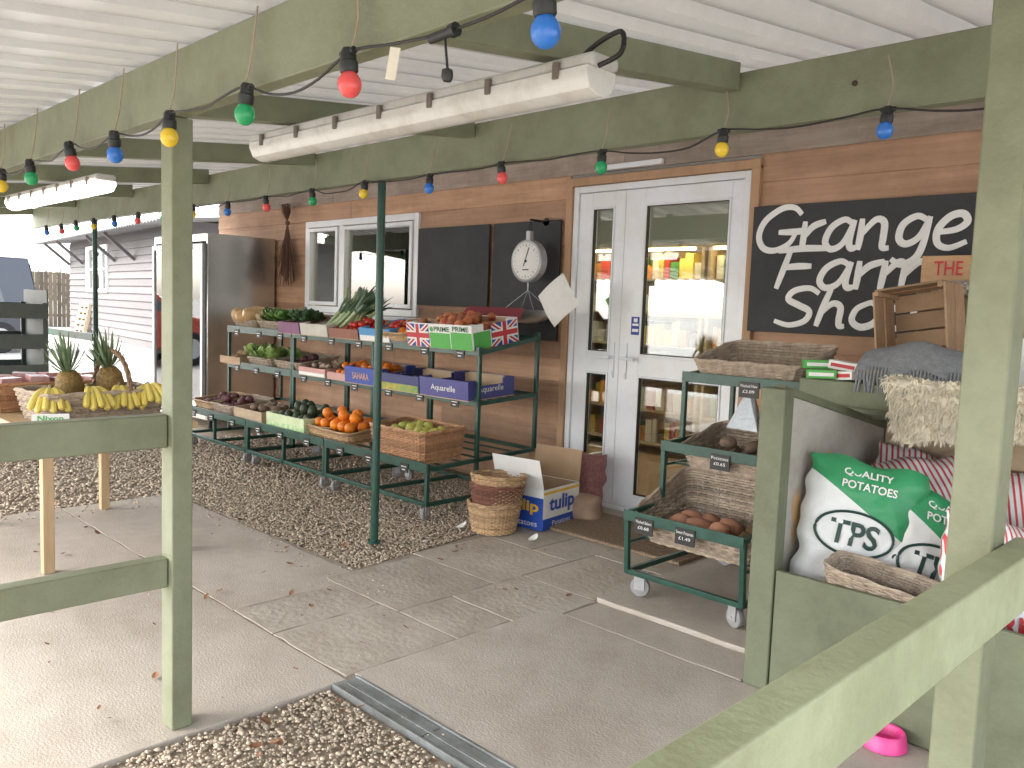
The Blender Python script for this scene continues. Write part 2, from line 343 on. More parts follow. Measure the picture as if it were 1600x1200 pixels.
st=MB();st.box(0,.07,0,.002,0,.12,0).box(0.01,.06,-.001,0,.02,.04,1).box(0.01,.06,-.001,0,.06,.075,1).box(.02,.05,-.001,0,.085,.11,1)
part(shop,'notice_sticker',st,[blueP,white],loc=(-3.405,-.0245,1.2))
wf=MB();frame(wf,-7.5,-5.69,1.24,2.13,.06,-.04,.05);wf.box(-6.90,-6.83,-.04,.05,1.30,2.07)
frame(wf,-7.43,-6.91,1.31,2.06,.035,-.055,.02);frame(wf,-6.82,-5.76,1.31,2.06,.035,-.055,.02)
wn=part(shop,'window',wf,upvc,bevel=.003)
for x0,x1 in((-7.41,-6.93),(-6.79,-5.78)):part(wn,'glass_pane',MB().box(x0,x1,-.01,0,1.34,2.04),glass)
part(wn,'sill',MB().box(-7.55,-5.64,-.08,.02,1.2,1.235),upvc,bevel=.003)
lampm=M('lamp_glow_warm',(1,.90,.72),.5,emit=45,var=0.01);shl=M('shelf_lamp_glow',(1,.74,.36),.5,emit=30,var=.01)
for x in(-6.8,-4.9,-3.3,-1.8):
    for y in(5.35,6.35):
        lb=MB();lb.box(x-.6,x+.6,y-.03,y+.03,2.58,2.62,1).box(x-.55,x+.55,y-.022,y+.022,2.555,2.58,0)
        thing('ceiling_light','white fluorescent strip light on the shop ceiling','light',lb,[lampm,upvc],group='strip lights inside the shop')
goodsm=[M('goods_red',(.5,.04,.03),.5,rnd=.5),M('goods_orange',(.75,.3,.04),.5,rnd=.5),M('goods_yellow',(.8,.62,.14),.5,rnd=.4),M('goods_green',(.08,.3,.07),.5,rnd=.5),M('goods_white',(.75,.72,.62),.5,rnd=.2),M('goods_brown',(.25,.12,.05),.5,rnd=.5)]
for i,(x,y,rz_) in enumerate([(-7.6,6.5,0),(-6.2,6.5,0),(-4.8,6.5,0),(-3.4,6.5,0),(-2.0,6.5,.0)]):
    s=root('display_shelving','pine display shelving stocked with groceries inside the shop','shelving',(x,y,0),(0,0,rz_),'grocery shelving inside the shop')
    b=MB();b.box(-.68,-.65,0,.4,0,1.95).box(.65,.68,0,.4,0,1.95).box(-.65,.65,.39,.4,0,1.95).box(-.68,.68,-.06,.4,1.951,1.98)
    gm=MB()
    for k in range(6):
        zz=.10+k*.31;b.box(-.65,.65,0,.389,zz,zz+.02);xx=-.62
        while xx<.55:
            ww=random.uniform(.05,.11);gm.box(xx,xx+ww*.9,random.uniform(.03,.08),.3,zz+.021,zz+.02+random.uniform(.12,.24),random.choice((0,1,1,2,2,2,3,4,4,5)));xx+=ww
    part(s,'shelf_frame',b,pine,bevel=.002);q=part(s,'packaged_goods',gm,goodsm,bevel=.004);q['kind']='stuff'
    part(s,'shelf_lamp',MB().box(-.6,.6,-.055,-.02,1.925,1.948),shl)
# ------------------------------------------------------------ canopy
can=root('canopy','green timber canopy with white corrugated roof','canopy',(0,0,0))
def rz(y): return 2.065+.112*(y-1.06)
rb=MB();x=-10.0;pts=[]
while x<2.2:
    pts+= [(x,0),(x+.07,0),(x+.085,.055),(x+.15,.055),(x+.165,0)];x+=.19
vs=[];fs=[]
for (px,pz) in pts:
    for y in(-1.1,1.7,4.53): vs.append((px,y,rz(y)+pz+.002))
for i in range(len(pts)-1):
    for j in range(2): fs.append((i*3+j,(i+1)*3+j,(i+1)*3+j+1,i*3+j+1))
rb.add(vs,fs); part(can,'roof',rb,roofm,smooth=20)
part(can,'beam',MB().box(-10,2.2,1.04,1.09,1.872,2.048),green,bevel=.004)
part(can,'beam',MB().box(-10,2.2,2.72,2.775,2.01,2.215),green,bevel=.004)
for x in(-10,-8.65,-7.25,-5.85,-4.45,-3.05,-1.65,-.25,1.15):
    for y0,y1 in((-1.0,1.035),(1.095,2.715)):
        if y0<0 and -4.4<x: continue
        b=MB();b.hexa([(x-.035,y0,rz(y0)-.10),(x+.035,y0,rz(y0)-.10),(x+.035,y1,rz(y1)-.10),(x-.035,y1,rz(y1)-.10),(x-.035,y0,rz(y0)-.002),(x+.035,y0,rz(y0)-.002),(x+.035,y1,rz(y1)-.002),(x-.035,y1,rz(y1)-.002)])
        part(can,'rafter',b,green,bevel=.003)
part(can,'post',MB().box(-2.555,-2.475,1.043,1.107,0,1.871),green,bevel=.004)
part(can,'post',MB().box(-.497,-.42,1.66,1.737,0,2.12),green,bevel=.004)
part(can,'post',MB().box(-9.6,-9.52,1.043,1.107,0,1.871),green,bevel=.004)
for z0,z1 in((.89,.99),(.455,.545)):
    part(can,'rail',MB().box(-2.555,-2.50,-1.2,1.041,z0,z1),green,bevel=.004)
part(can,'rail',MB().box(-.418,-.365,-.9,1.80,.845,.95),greenLit,bevel=.004)
for x in(-3.79,-8.2):
    pb=MB().cyl((x,2.745,0),(x,2.745,2.009),.0225,n=16).cyl((x,2.745,0),(x,2.745,.012),.035,n=16);part(can,'metal_pole',pb,dkgreen)
part(can,'side_rail',MB().box(-10.2,-8.25,2.73,2.76,.9,.97),dkgreen,bevel=.003)
boltm=M('rusty_bolt',(.09,.055,.04),.6,metal=.5)
for (x,y,z) in((-2.515,1.041,.94),(-2.515,1.041,.50),(-1.2,2.718,2.11)):
    part(can,'bolt',MB().cyl((x,y,z),(x,y-.004,z),.009,n=10),boltm)
diff=M('diffuser_white',(.75,.75,.72),.25,scale=3,var=.06,stain=(9,.15));diffon=M('diffuser_lit',(1,.97,.9),.3,emit=3,var=.02);fitb=M('fitting_grey',(.6,.6,.57),.4,scale=3,var=.08,stain=(7,.2));clipm=M('clip_brown',(.2,.17,.14),.5)
for lab,x0,dm in(('long white fluorescent batten fitting fixed under the rafters, unlit',-3.25,diff),('long white fluorescent batten fitting glowing under the rafters',-6.83,diffon)):
    t=root('fluorescent_light',lab,'light',(x0,1.74,1.98),group='batten lights under the canopy')
    L_=1.82
    part(t,'fitting_base',MB().box(0,L_,-.055,.055,.0,.035),fitb,bevel=.01)
    prof=[(-.06,.0),(-.062,-.02),(-.045,-.055),(-.015,-.068),(.015,-.068),(.045,-.055),(.062,-.02),(.06,0)]
    v=[];fs=[]
    for xx in(.015,L_-.015):
        for py,pz in prof:v.append((xx,py,pz))
    n=len(prof);fs=[(i,i+n,i+n+1,i+1) for i in range(n-1)]+[tuple(range(n)),tuple(range(2*n-1,n-1,-1))]
    part(t,'diffuser',MB().add(v,fs),dm,bevel=.003)
    for k in range(7):
        for sg_ in(-1,1):
            xx=.12+k*(L_-.24)/6;part(t,'clip',MB().box(xx-.010,xx+.010,min(sg_*.069,sg_*.057),max(sg_*.069,sg_*.057),-.022,.022),clipm,bevel=.002)
cabm=M('black_cable',(.015,.013,.012),.5)
thing('power_cable','black cable looping from the light fitting to the roof','cable',MB().tube(crom([(-1.53,1.74,2.015),(-1.46,1.74,2.05),(-1.37,1.72,2.055),(-1.36,1.71,2.0),(-1.43,1.71,1.98)],8),.007,8),cabm)
bc={'b':M('bulb_blue',(.03,.18,.62),.25,var=.1,spec=.6),'y':M('bulb_yellow',(.85,.60,.04),.25,var=.1,spec=.6),'g':M('bulb_green',(.015,.36,.13),.25,var=.1,spec=.6),'r':M('bulb_red',(.82,.10,.10),.25,var=.1,spec=.6)}
hold=M('lamp_holder_black',(.02,.022,.022),.45);twine=M('twine',(.42,.33,.26),.8)
def bulbmesh(c):
    b=MB();b.lathe([(.0,-.026),(.010,-.024),(.018,-.018),(.0235,-.008),(.025,.002),(.023,.012),(.017,.021),(.0125,.027),(.0125,.034)],n=18);return b.mesh('bulb',bc[c])
BM={c:bulbmesh(c) for c in bc}
hb=MB();hb.lathe([(.0,.075),(.012,.074),(.016,.066),(.0165,.05),(.0195,.047),(.0195,.028),(.017,.024),(.0135,.024)],n=14);hb.cyl((-.022,0,.066),(.022,0,.066),.008,n=8);HM=hb.mesh('lamp_holder',hold)
def festoon(xs,cols,y,zb,ztop,lab,cr=.0045,rs=3):
    t=root('festoon_lights',lab,'string lights',(xs[0],y,zb),group='festoon light strings')
    pts=[];X0=xs[0];rr=random.Random(rs)
    for i,x in enumerate(xs):
        dz=rr.uniform(-.008,.008);rt=(rr.uniform(-.15,.15),rr.uniform(-.18,.18),0)
        part(t,'bulb',BM[cols[i]],None,loc=(x-X0,0,dz),rot=rt);part(t,'lamp_holder',HM,None,loc=(x-X0,0,dz),rot=rt)
        ty=.035
        part(t,'twine_loop',MB().tube(crom([(x-X0,0,.07),(x-X0+.012,ty*.3,.14),(x-X0+rr.uniform(-.02,.03),ty*.55,ztop-zb)],5),.0026,5),twine)
        pts.append((x-X0,0,.067+dz))
        if i+1<len(xs):
            xn=xs[i+1];sg=rr.uniform(.01,.045)
            for k in(.25,.5,.75): pts.append((x-X0+(xn-x)*k,rr.uniform(-.01,.005),.067-(sg+rr.uniform(-.006,.006))*4*k*(1-k)))
    part(t,'cable',MB().tube(crom(pts,4),cr,6),cabm)
    return t
x1=[-.45,-.95,-1.5,-1.95,-2.39,-2.8,-3.2,-3.68,-4.1,-4.55,-5.0,-5.45,-5.9,-6.35,-6.8]
f1=festoon(x1,[c for c in 'ybrgybrgybrgybr'],1.0,1.79,2.05,'string of coloured bulbs hanging along the outer beam',.003)
plug=MB().cyl((-.02,0,0),(.04,0,.003),.009,n=10).cyl((.04,0,.003),(.052,0,.004),.013,n=10).cyl((.02,0,0),(.03,0,-.06),.0025,n=6).lathe([(0,-.085),(.008,-.083),(.011,-.075),(.01,-.063),(.003,-.06),(0,-.06)],(.03,0,0),n=12)
part(f1,'connector',plug,hold,loc=(-1.22+.45,0,.045))
part(f1,'paper_tag',MB().box(-.016,.016,-.002,.0,-.06,.0),M('paper_tag',(.7,.66,.55),.7,var=.1),loc=(-1.345+.45,0,.05),rot=(0,.25,0))
x2=[-.0,-.53,-1.07,-1.64,-2.19,-2.76,-3.28,-3.84,-4.35,-4.89,-5.42,-5.96,-6.47,-6.97,-7.47,-7.97,-8.42,-8.84,-9.3]
festoon(x2,[c for c in 'rgbygrbygrbygrbygrb'],2.66,1.93,2.17,'string of coloured bulbs hanging along the inner beam',.0035,5)
# ------------------------------------------------------------ wall boards
ob=MB();ob.box(-5.67,-4.79,0,.02,1.345,1.99);thing('chalkboard','blank black chalkboard fixed to the cladding','board',ob,chalk,loc=(0,YW-.055,0),bevel=.003,group='blank chalkboards')
ob=MB();ob.box(-4.745,-4.05,0,.02,1.12,1.99);thing('chalkboard','blank black chalkboard behind the hanging scale','board',ob,chalk,loc=(0,YW-.055,0),bevel=.003,group='blank chalkboards')
thing('conduit_box','white plastic trunking above the door','trunking',MB().box(-3.75,-3.2,0,.03,2.30,2.335),upvc,loc=(0,YW-.062,0),bevel=.003)
sg=root('shop_sign','black board with white hand painted shop name','sign',(-2.53,YW-.06,1.265))
part(sg,'board',MB().box(0,1.32,0,.022,0,.725),chalk,bevel=.003)
LT={'G':(.85,[[(.75,.82),(.6,.98),(.38,.97),(.14,.72),(.08,.38),(.2,.1),(.42,.03),(.64,.18),(.72,.42)],[(.42,.44),(.72,.44),(.9,.47)]]),
'r':(.36,[[(0,.66),(.03,.3),(.05,0)],[(.04,.32),(.15,.54),(.34,.64)]]),
'a':(.56,[[(.42,.56),(.28,.66),(.1,.5),(.05,.2),(.17,.03),(.34,.16),(.44,.64)],[(.44,.64),(.43,.2),(.48,.04),(.56,.06)]]),
'n':(.54,[[(0,.66),(.03,.3),(.04,0)],[(.04,.32),(.2,.62),(.34,.56),(.38,.25),(.4,.04),(.5,.03)]]),
'g':(.54,[[(.42,.56),(.26,.66),(.09,.5),(.08,.22),(.2,.1),(.36,.24),(.44,.64)],[(.44,.64),(.44,.1),(.38,-.2),(.2,-.32),(.04,-.2)]]),
'e':(.5,[[(.08,.32),(.3,.36),(.42,.5),(.34,.66),(.18,.62),(.06,.38),(.1,.1),(.27,.0),(.48,.12)]]),
'F':(.66,[[(.14,1),(.1,.5),(.06,0)],[(-.06,.93),(.3,.98),(.72,.97)],[(.1,.52),(.3,.55),(.52,.55)]]),
'm':(.74,[[(0,.66),(.02,.3),(.03,0)],[(.03,.34),(.17,.62),(.27,.54),(.29,.25),(.3,0)],[(.3,.34),(.44,.62),(.55,.54),(.58,.2),(.62,.03),(.72,.04)]]),
'S':(.68,[[(.62,.86),(.44,1),(.2,.92),(.14,.7),(.34,.54),(.54,.38),(.5,.12),(.26,0),(.0,.1)]]),
'h':(.52,[[(.12,1),(.07,.5),(.04,0)],[(.05,.32),(.2,.6),(.34,.52),(.37,.2),(.4,.03),(.48,.03)]]),
'o':(.52,[[(.24,.64),(.08,.48),(.06,.18),(.22,.02),(.4,.15),(.42,.45),(.3,.64),(.2,.62)]]),
'p':(.5,[[(.05,.66),(.05,.2),(.03,-.2)],[(.05,.38),(.2,.64),(.38,.54),(.38,.2),(.22,.03),(.06,.12)]])}
lt=MB()
for wd,x0,z0,hh,sx in(('Grange',.0,.46,.25,.352),('Farm',.15,.25,.23,.385),('Shop',.17,.045,.21,.36)):
    x=x0
    for ch in wd:
        wdt,ss=LT[ch]
        for s_ in ss:
            p=crom([(x+(px+pz*.13)*sx,-.004,z0+pz*hh) for px,pz in s_],5); n=len(p)
            lt.tube(p,[.0165*(.6+.55*math.sin(.4+2.5*i/n)) for i in range(n)],8,flat=.15)
        x+=wdt*sx*.985
part(sg,'painted_lettering',lt,white)
hbm=MB()
for i in range(70):
    a0=random.uniform(-.16,.16);b0=random.uniform(-.05,.05);ln=random.uniform(.35,.65)
    hbm.tube([(0,0,0),(a0*.25,b0*.3,-.18*random.uniform(.8,1.2)),(a0,b0-.03,-ln)],[.003,.0035,.005],4)
for i in range(40):
    a0=random.uniform(-.1,.1);hbm.tube([(0,0,0),(a0*.5,random.uniform(-.04,.02),.1),(a0,random.uniform(-.05,.0),.18)],[.002,.004,.002],4)
hbm.cyl((0,-.0,-.03),(0,0,.01),.022,n=10)
thing('dried_plant_bunch','bunch of dried brown stems tied and hung on the wall','dried plant',hbm,M('dried_stems',(.16,.085,.055),.85,rnd=.5),loc=(-7.77,YW-.09,2.14))
# ------------------------------------------------------------ fridge
fr=root('display_fridge','tall stainless steel display fridge with glass doors','fridge',(-9.38,3.76,0))
b=MB();b.box(0,.03,.0,.74,.1,1.98).box(1.27,1.3,.0,.74,.1,1.98).box(.03,1.27,.7,.74,.1,1.98).box(.03,1.27,0,.7,1.9,1.98).box(.03,1.27,0,.7,.1,.22)
part(fr,'cabinet',b,steel,bevel=.006)
for x0 in(.03,.655):
    b=MB();frame(b,x0,x0+.615,.23,1.88,.05,-.04,-.005);d=part(fr,'door',b,steelL,bevel=.004)
    part(d,'glass_pane',MB().box(x0+.05,x0+.565,-.025,-.018,.28,1.83),glass);part(d,'handle',MB().box(x0+(.57 if x0<.3 else .02),x0+(.59 if x0<.3 else .04),-.065,-.041,.9,1.3),black,bevel=.003)
b=MB()
for k in range(5): b.box(.04,1.26,.03,.68,.45+k*.29,.457+k*.29)
part(fr,'shelf',b,steelL);part(fr,'inner_lining',MB().box(.035,1.265,.685,.698,.22,1.9),M('lining_grey',(.5,.5,.49),.4))
for x in(.06,1.2):
    for y in(.08,.64): part(fr,'foot',MB().cyl((x,y,0),(x,y,.1),.02,n=10),black)
# ------------------------------------------------------------ baskets
def rrect(a_,b_,rd,n):
    per=[];a_-=rd;b_-=rd
    q=math.pi*rd/2
    L=[2*a_,q,2*b_,q,2*a_,q,2*b_,q];tot=sum(L)
    for i in range(n):
        s=tot*i/n;k=0
        while s>L[k]:s-=L[k];k+=1
        if k==0:p=(-a_+s,-b_-rd);nn=(0,-1)
        elif k==2:p=(a_+rd,-b_+s);nn=(1,0)
        elif k==4:p=(a_-s,b_+rd);nn=(0,1)
        elif k==6:p=(-a_-rd,b_-s);nn=(-1,0)
        else:
            ang={1:-90,3:0,5:90,7:180}[k]+90*s/q;c=math.cos(rad(ang));si=math.sin(rad(ang));cx=(a_ if k in(1,3) else -a_);cy=(b_ if k in(3,5) else -b_);p=(cx+rd*c,cy+rd*si);nn=(c,si)
        per.append((p[0],p[1],nn[0],nn[1]))
    return per
def basket(w,d,h,taper=.8,rod=.0065,sp=.036,dip=0,rd=.05,round_=False):
    b=MB();n=int(2*(w+d)/sp/2)*2
    if round_: per=[(w/2*math.cos(2*math.pi*i/n),w/2*math.sin(2*math.pi*i/n),math.cos(2*math.pi*i/n),math.sin(2*math.pi*i/n)) for i in range(n)]
    else: per=rrect(w/2,d/2,rd,n)
    rows=max(3,int(h/(rod*1.75)))
    def pt(j,t,off):
        x,y,nx,ny=per[j%n];k=taper+(1-taper)*t;hh=h*(1-dip*(.5-y/d))
        return (x*k+nx*off,y*k+ny*off,t*hh+rod)
    for i in range(rows):
        t=i/rows;pp=[]
        for j in range(n):
            o_=rod*.75*(1 if (i+j)%2 else -1);q=pt(j,t,o_+random.uniform(-.12,.12)*rod);pp.append((q[0],q[1],q[2]+random.uniform(-.12,.12)*rod))
        b.tube(pp,rod*random.uniform(.85,1.1),5,closed=True)
    for j in range(n):
        b.tube([pt(j,0,0),pt(j,1,0)],rod*.65,4,cap=False)
    for q in range(3):
        b.tube([tuple(np.array(pt(j,1,0))+np.array([0,0,rod*.6*q-.3*rod+.4*rod*math.sin(j*1.3+q*2.1)])+np.array([per[j%n][2],per[j%n][3],0])*rod*.9*math.cos(j*1.3+q*2.1)) for j in range(n)],rod*1.05,5,closed=True)
    vs=[pt(j,0,0) for j in range(n)];b.add(vs,[tuple(range(n))],r=.3)
    return b
def put(name,me,label,cat,loc,rot=(0,0,0),sc=1,group=None):
    o=bpy.data.objects.new(name,me);link(o,None,loc,rot,(sc,sc,sc) if np.isscalar(sc) else sc);return tag(o,label,cat,group)
bk_tray=basket(.56,.40,.13,.85,.006,.034,dip=.45).mesh('wicker_tray',wgrey)
bk_big=basket(.64,.46,.25,.78,.0062,.034,dip=.55).mesh('wicker_tray_deep',wgrey)
bk_rect=basket(.50,.36,.16,.9,.006,.03,rd=.03).mesh('wicker_basket_tan',worange)
bk_sm=basket(.38,.40,.10,.88,.006,.036,dip=.3).mesh('wicker_tray_small',wtan)
bk_smg=basket(.44,.40,.11,.88,.006,.036,dip=.3).mesh('wicker_tray_small_grey',wgrey)
# ------------------------------------------------------------ produce meshes
def M2(n,c,c2,ro=.4,**k): return M(n,c,ro,col2=c2,orand=k.pop('orand',.2),**k)
def fruit(nm,mat,r=.036,sq=.9,stem=True,n=14):
    b=MB();b.ell((0,0,0),r,r,r*sq,n,10,fn=lambda d:1-(.16*max(0,abs(d[2])-.8)/.2 if stem else 0))
    if stem:b.cyl((0,0,r*.72),(.004,0,r*1.02),.0018,n=5)
    return b.mesh(nm,mat)
apR=fruit('apple',M2('apple_red',(.42,.035,.03),(.45,.22,.07),scale=14,orand=.35),.037)
apG=fruit('apple',M2('apple_green',(.44,.52,.10),(.52,.42,.10),scale=14),.037)
orng=fruit('orange',M2('orange_peel',(.85,.25,.015),(.8,.2,.01),bump=.2,bscale=220),.042,.95,False)
tomato=fruit('tomato',M2('tomato_skin',(.6,.04,.02),(.5,.02,.01),.25),.03,.82)
avo=fruit('avocado',M2('avocado_skin',(.04,.07,.025),(.018,.03,.012),.45,bump=.3,bscale=150),.04,1.3,False)
persim=fruit('persimmon',M2('persimmon_skin',(.8,.25,.02),(.7,.15,.01),.3),.036,.75)
plum=fruit('beetroot',M2('beetroot_skin',(.14,.04,.05),(.09,.03,.035),.6),.036,.9)
def potato(nm,mat,s):
    b=MB();b.ell((0,0,0),s*1.35,s,s*.85,14,9,fn=lambda d:1+.12*noise.noise(Vector(d)*1.6));return b.mesh(nm,mat)
pota=potato('potato',M2('potato_skin',(.44,.31,.18),(.32,.22,.13),.75,bump=.2),.034)
potd=potato('potato',M2('potato_skin_muddy',(.25,.17,.12),(.16,.11,.075),.85,bump=.3),.034)
swp=potato('sweet_potato',M2('sweet_potato_skin',(.38,.18,.11),(.30,.14,.085),.75),.045)
sq_=MB();sq_.lathe([(0,-.13),(.03,-.128),(.055,-.1),(.062,-.06),(.05,-.01),(.038,.05),(.036,.1),(.025,.125),(.008,.13),(.008,.15),(0,.15)],n=16,ax='x');squash=sq_.mesh('butternut_squash',M2('squash_skin',(.64,.44,.22),(.52,.33,.15)))
pump=MB();pump.ell((0,0,0),.085,.085,.06,24,10,fn=lambda d:1+.05*math.cos(8*math.atan2(d[1],d[0])));pump.cyl((0,0,.05),(.01,0,.085),.009,n=6);pump=pump.mesh('round_squash',M2('pale_squash_skin',(.45,.35,.2),(.3,.26,.15)))
leafG=M('leaf_green',(.14,.26,.06),.5,scale=20,col2=(.07,.15,.03),rnd=.4);leafL=M('leaf_light_green',(.29,.40,.12),.5,scale=20,col2=(.16,.27,.06),rnd=.4);leafD=M('leaf_dark_green',(.06,.13,.05),.5,scale=20,col2=(.035,.08,.03),rnd=.4)
def leaf(b,p,dirv,up,L,W,mi=0,curl=.3,nx=3,ny=4):
    d=Vector(dirv).normalized();s=d.cross(Vector(up));
    if s.length<.01:s=d.cross(Vector((1,0,0)))
    s.normalize();u=s.cross(d).normalized();vs=[]
    for i in range(ny+1):
        t=i/ny;wd=W*math.sin(math.pi*min(1,.12+t*.85))**.7
        for j in range(nx+1):
            q=j/nx*2-1;vs.append(Vector(p)+d*L*t*(1-.1*t)+s*wd*q/2+u*(curl*L*t*t+.12*W*abs(q)+random.uniform(-1,1)*W*.05))
    fs=[(i*(nx+1)+j,i*(nx+1)+j+1,(i+1)*(nx+1)+j+1,(i+1)*(nx+1)+j) for i in range(ny) for j in range(nx)]
    b.add(vs,fs,mi)
def lettuce(mat,R_=.09,n=34):
    b=MB();b.ell((0,0,R_*.5),R_*.5,R_*.5,R_*.5,10,7)
    for i in range(n):
        a0=random.uniform(0,6.28);e=random.uniform(.1,1.3);d=(math.cos(a0)*math.cos(e),math.sin(a0)*math.cos(e),math.sin(e));leaf(b,(d[0]*R_*.2,d[1]*R_*.2,R_*.2),d,(0,0,1),R_*random.uniform(.8,1.2),R_*random.uniform(.6,1),0,random.uniform(-.1,.35))
    return b.mesh('lettuce',mat,smooth=60)
let1=lettuce(leafL);cab=lettuce(leafG,.095,30);kale=lettuce(leafD,.08,40)
lk=MB();lk.tube([(0,0,0),(0,0,.16),(0,0,.26)],[.012,.014,.018],10,0)
for i in range(9):
    a0=random.uniform(0,6.28);leaf(lk,(0,0,.22),(math.cos(a0)*.3,math.sin(a0)*.3,1),(0,1,0),random.uniform(.16,.3),.026,1,random.uniform(-.1,.35))
leek=lk.mesh('leek',[M('leek_white',(.5,.58,.36),.4,scale=6,col2=(.3,.42,.2)),leafD],smooth=60)
pa=MB();pa.lathe([(0,0),(.035,.005),(.052,.03),(.06,.08),(.055,.125),(.035,.155),(0,.165)],n=18,mi=0)
for i in range(46):
    a0=i*2.4;e=.35+1.1*i/46;d=(math.cos(a0)*math.cos(e),math.sin(a0)*math.cos(e),math.sin(e));leaf(pa,(d[0]*.015,d[1]*.015,.15),d,(0,0,1),.10+.12*i/46,.013,1,.25*(1-i/46),2,4)
pm=M('pineapple_skin',(.38,.22,.06),.6,scale=70,col2=(.14,.1,.03),bump=1,bscale=70)
pine_=pa.mesh('pineapple',[pm,M('crown_leaf',(.22,.30,.17),.5,scale=20,col2=(.12,.19,.09),rnd=.4)],smooth=60)
bn=MB()
for i in range(6):
    a0=-.6+.24*i;p=crom([(0,0,.04),(.05,.0,.05),(.1,0,.03),(.145,0,-.02),(.155,0,-.045)],4);n=len(p)
    rr_=[.006]*1+[.017*min(1,.55+i2*.12) for i2 in range(n-3)]+[.01,.005]
    q=MB().tube(p,rr_,8,0);q.tf(Matrix.Rotation(a0-1.57,4,'Z')@Matrix.Rotation(.1*(i%2),4,'Y'));bn.join(q)
bn.cyl((0,0,.03),(0,.02,.07),.012,n=8,mi=1)
banana=bn.mesh('banana_bunch',[M('banana_skin',(.80,.60,.14),.45,scale=10,col2=(.62,.52,.12)),M('banana_stem',(.2,.16,.05),.6)])
def pile(name,me,label,cat,x0,x1,y0,y1,zf,n,r,group,layers=2,up=False,flat=.5):
    k=0;nx=max(1,int((x1-x0)/(2*r)));ny=max(1,int((y1-y0)/(2*r)))
    for l in range(layers):
        for i in range(nx-(l%2)):
            for j in range(ny-(l%2)):
                if k>=n:return
                x=x0+(i+.5+.5*(l%2))*(x1-x0)/nx+random.uniform(-1,1)*r*.25;y=y0+(j+.5+.5*(l%2))*(y1-y0)/ny+random.uniform(-1,1)*r*.25
                if l==layers-1 and random.random()<.25:continue
                put(name,me,label,cat,(x,y,zf(y)+r+l*r*1.5+random.uniform(-.006,.006)),(random.uniform(-flat,flat),random.uniform(-flat,flat),random.uniform(0,6.28)),random.uniform(.88,1.06),group);k+=1
# ------------------------------------------------------------ stands
YS=3.25
def tz(t,y):
    d=y-YS
    if t==0:return .345+.04*d/.97
    if t==1:return .735+.035*(d-.41)/.55
    return 1.065+.10*(d-.41)/.55
b=MB();b.lathe([(0,-.014),(.03,-.014),(.04,-.011),(.042,-.004),(.042,.004),(.04,.011),(.03,.014),(0,.014)],n=20,ax='y');WM=b.mesh('caster_wheel',M('rubber_grey',(.30,.30,.30),.6))
cf=MB().box(-.022,.022,-.02,-.017,-.01,.055).box(-.022,.022,.017,.02,-.01,.055).box(-.03,.03,-.03,.03,.055,.061).cyl((0,-.023,0),(0,.023,0),.006,n=8);CFM=cf.mesh('caster_fork',steelL)
tagm=M('tag_black',(.015,.015,.015),.5)
def caster(par,x,y,rz_=0,s=1):
    c=part(par,'caster',CFM,None,loc=(x,y,.043*s),rot=(0,0,rz_));c.scale=(s,s,s);part(c,'caster_wheel',WM,None)
def stand(loc,W,group,tags=4):
    s=root('market_stand','dark green metal three tier produce stand on castors','stand',loc,group=group)
    T=.026;b=MB()
    for x in(0,W):
        b.bar((x,0,.10),(x,0,.37),T);b.bar((x,.41,.10),(x,.41,1.09),T);b.bar((x,.95,.38),(x,.95,1.19),T)
        b.bar((x,0,.115),(x,.75,.115),T);b.bar((x,0,.335),(x,.95,.375),T);b.bar((x,.75,.115),(x,.75,.36),T)
        b.bar((x,.41,.722),(x,.95,.757),T);b.bar((x,.41,1.05),(x,.95,1.15),T)
    b.bar((0,0,.115),(W,0,.115),T);b.bar((0,.75,.115),(W,.75,.115),T);b.bar((W/2,0,.115),(W/2,.75,.115),T);b.bar((W/2,0,.10),(W/2,0,.34),T)
    for (y,z) in((.95,.375),(.95,.757),(.95,1.15)):b.bar((0,y,z),(W,y,z),T)
    part(s,'frame',b,dkgreen,bevel=.003)
    for t,(y0,z0) in enumerate(((0,.345),(.41,.735),(.41,1.062))):
        b=MB();b.box(-.01,W+.01,y0-.018,y0-.012,z0-.03,z0+.03);b.box(-.01,W+.01,y0-.012,y0+.02,z0-.012,z0-.006)
        for k in range(1,6):
            yy=y0+(.95-y0)*k/6;b.bar((0,yy,tz(t,yy+YS)-.012),(W,yy,tz(t,yy+YS)-.012),.012)
        part(s,'shelf',b,dkgreen,bevel=.002)
        for k in range(tags):
            xx=W*(k+.5)/tags+random.uniform(-.03,.03);tg=MB().box(xx-.04,xx+.04,y0-.024,y0-.0185,z0-.055,z0+.002).box(xx-.028,xx+.026,y0-.025,y0-.024,z0-.022,z0-.017,1).box(xx-.018,xx+.014,y0-.025,y0-.024,z0-.042,z0-.036,1)
            part(s,'price_label',tg,[tagm,white])
    for x in(.06,W-.06):
        for y in(.04,.70): caster(s,x,y,random.uniform(0,3))
    return s
W=1.13;s1=stand((-3.95-W,YS,0),W,'green market stands along the wall',3)
for x in(-3.95-2*W-.03,-3.95-3*W-.06): dup(s1,(x,YS,0))
def tray(w,d,h,t=.006,mi=0,mo=1,notch=True):
    b=MB()
    b.box(0,w,0,d,0,t,mi)
    b.box(0,w,0,t,t,h,mo);b.box(0,w,d-t,d,t,h,mo)
    for x0 in(0,w-t): b.box(x0,x0+t,t,d-t,t,h if not notch else h*.72,mo)
    if notch:
        for x0 in(0,w-t):
            for y0,y1 in((t,d*.25),(d*.75,d-t)): b.box(x0,x0+t,y0,y1,h*.72,h,mo)
        for xx in(t,w-t-.05):
            for yy in(t,d-t-.05): b.box(xx,xx+.05,yy,yy+.05,h-.004,h,mo)
    b.box(t,w-t,t+.0005,t+.002,t,h-.003,mi);b.box(t,w-t,d-t-.002,d-t-.0005,t,h-.003,mi)
    return b
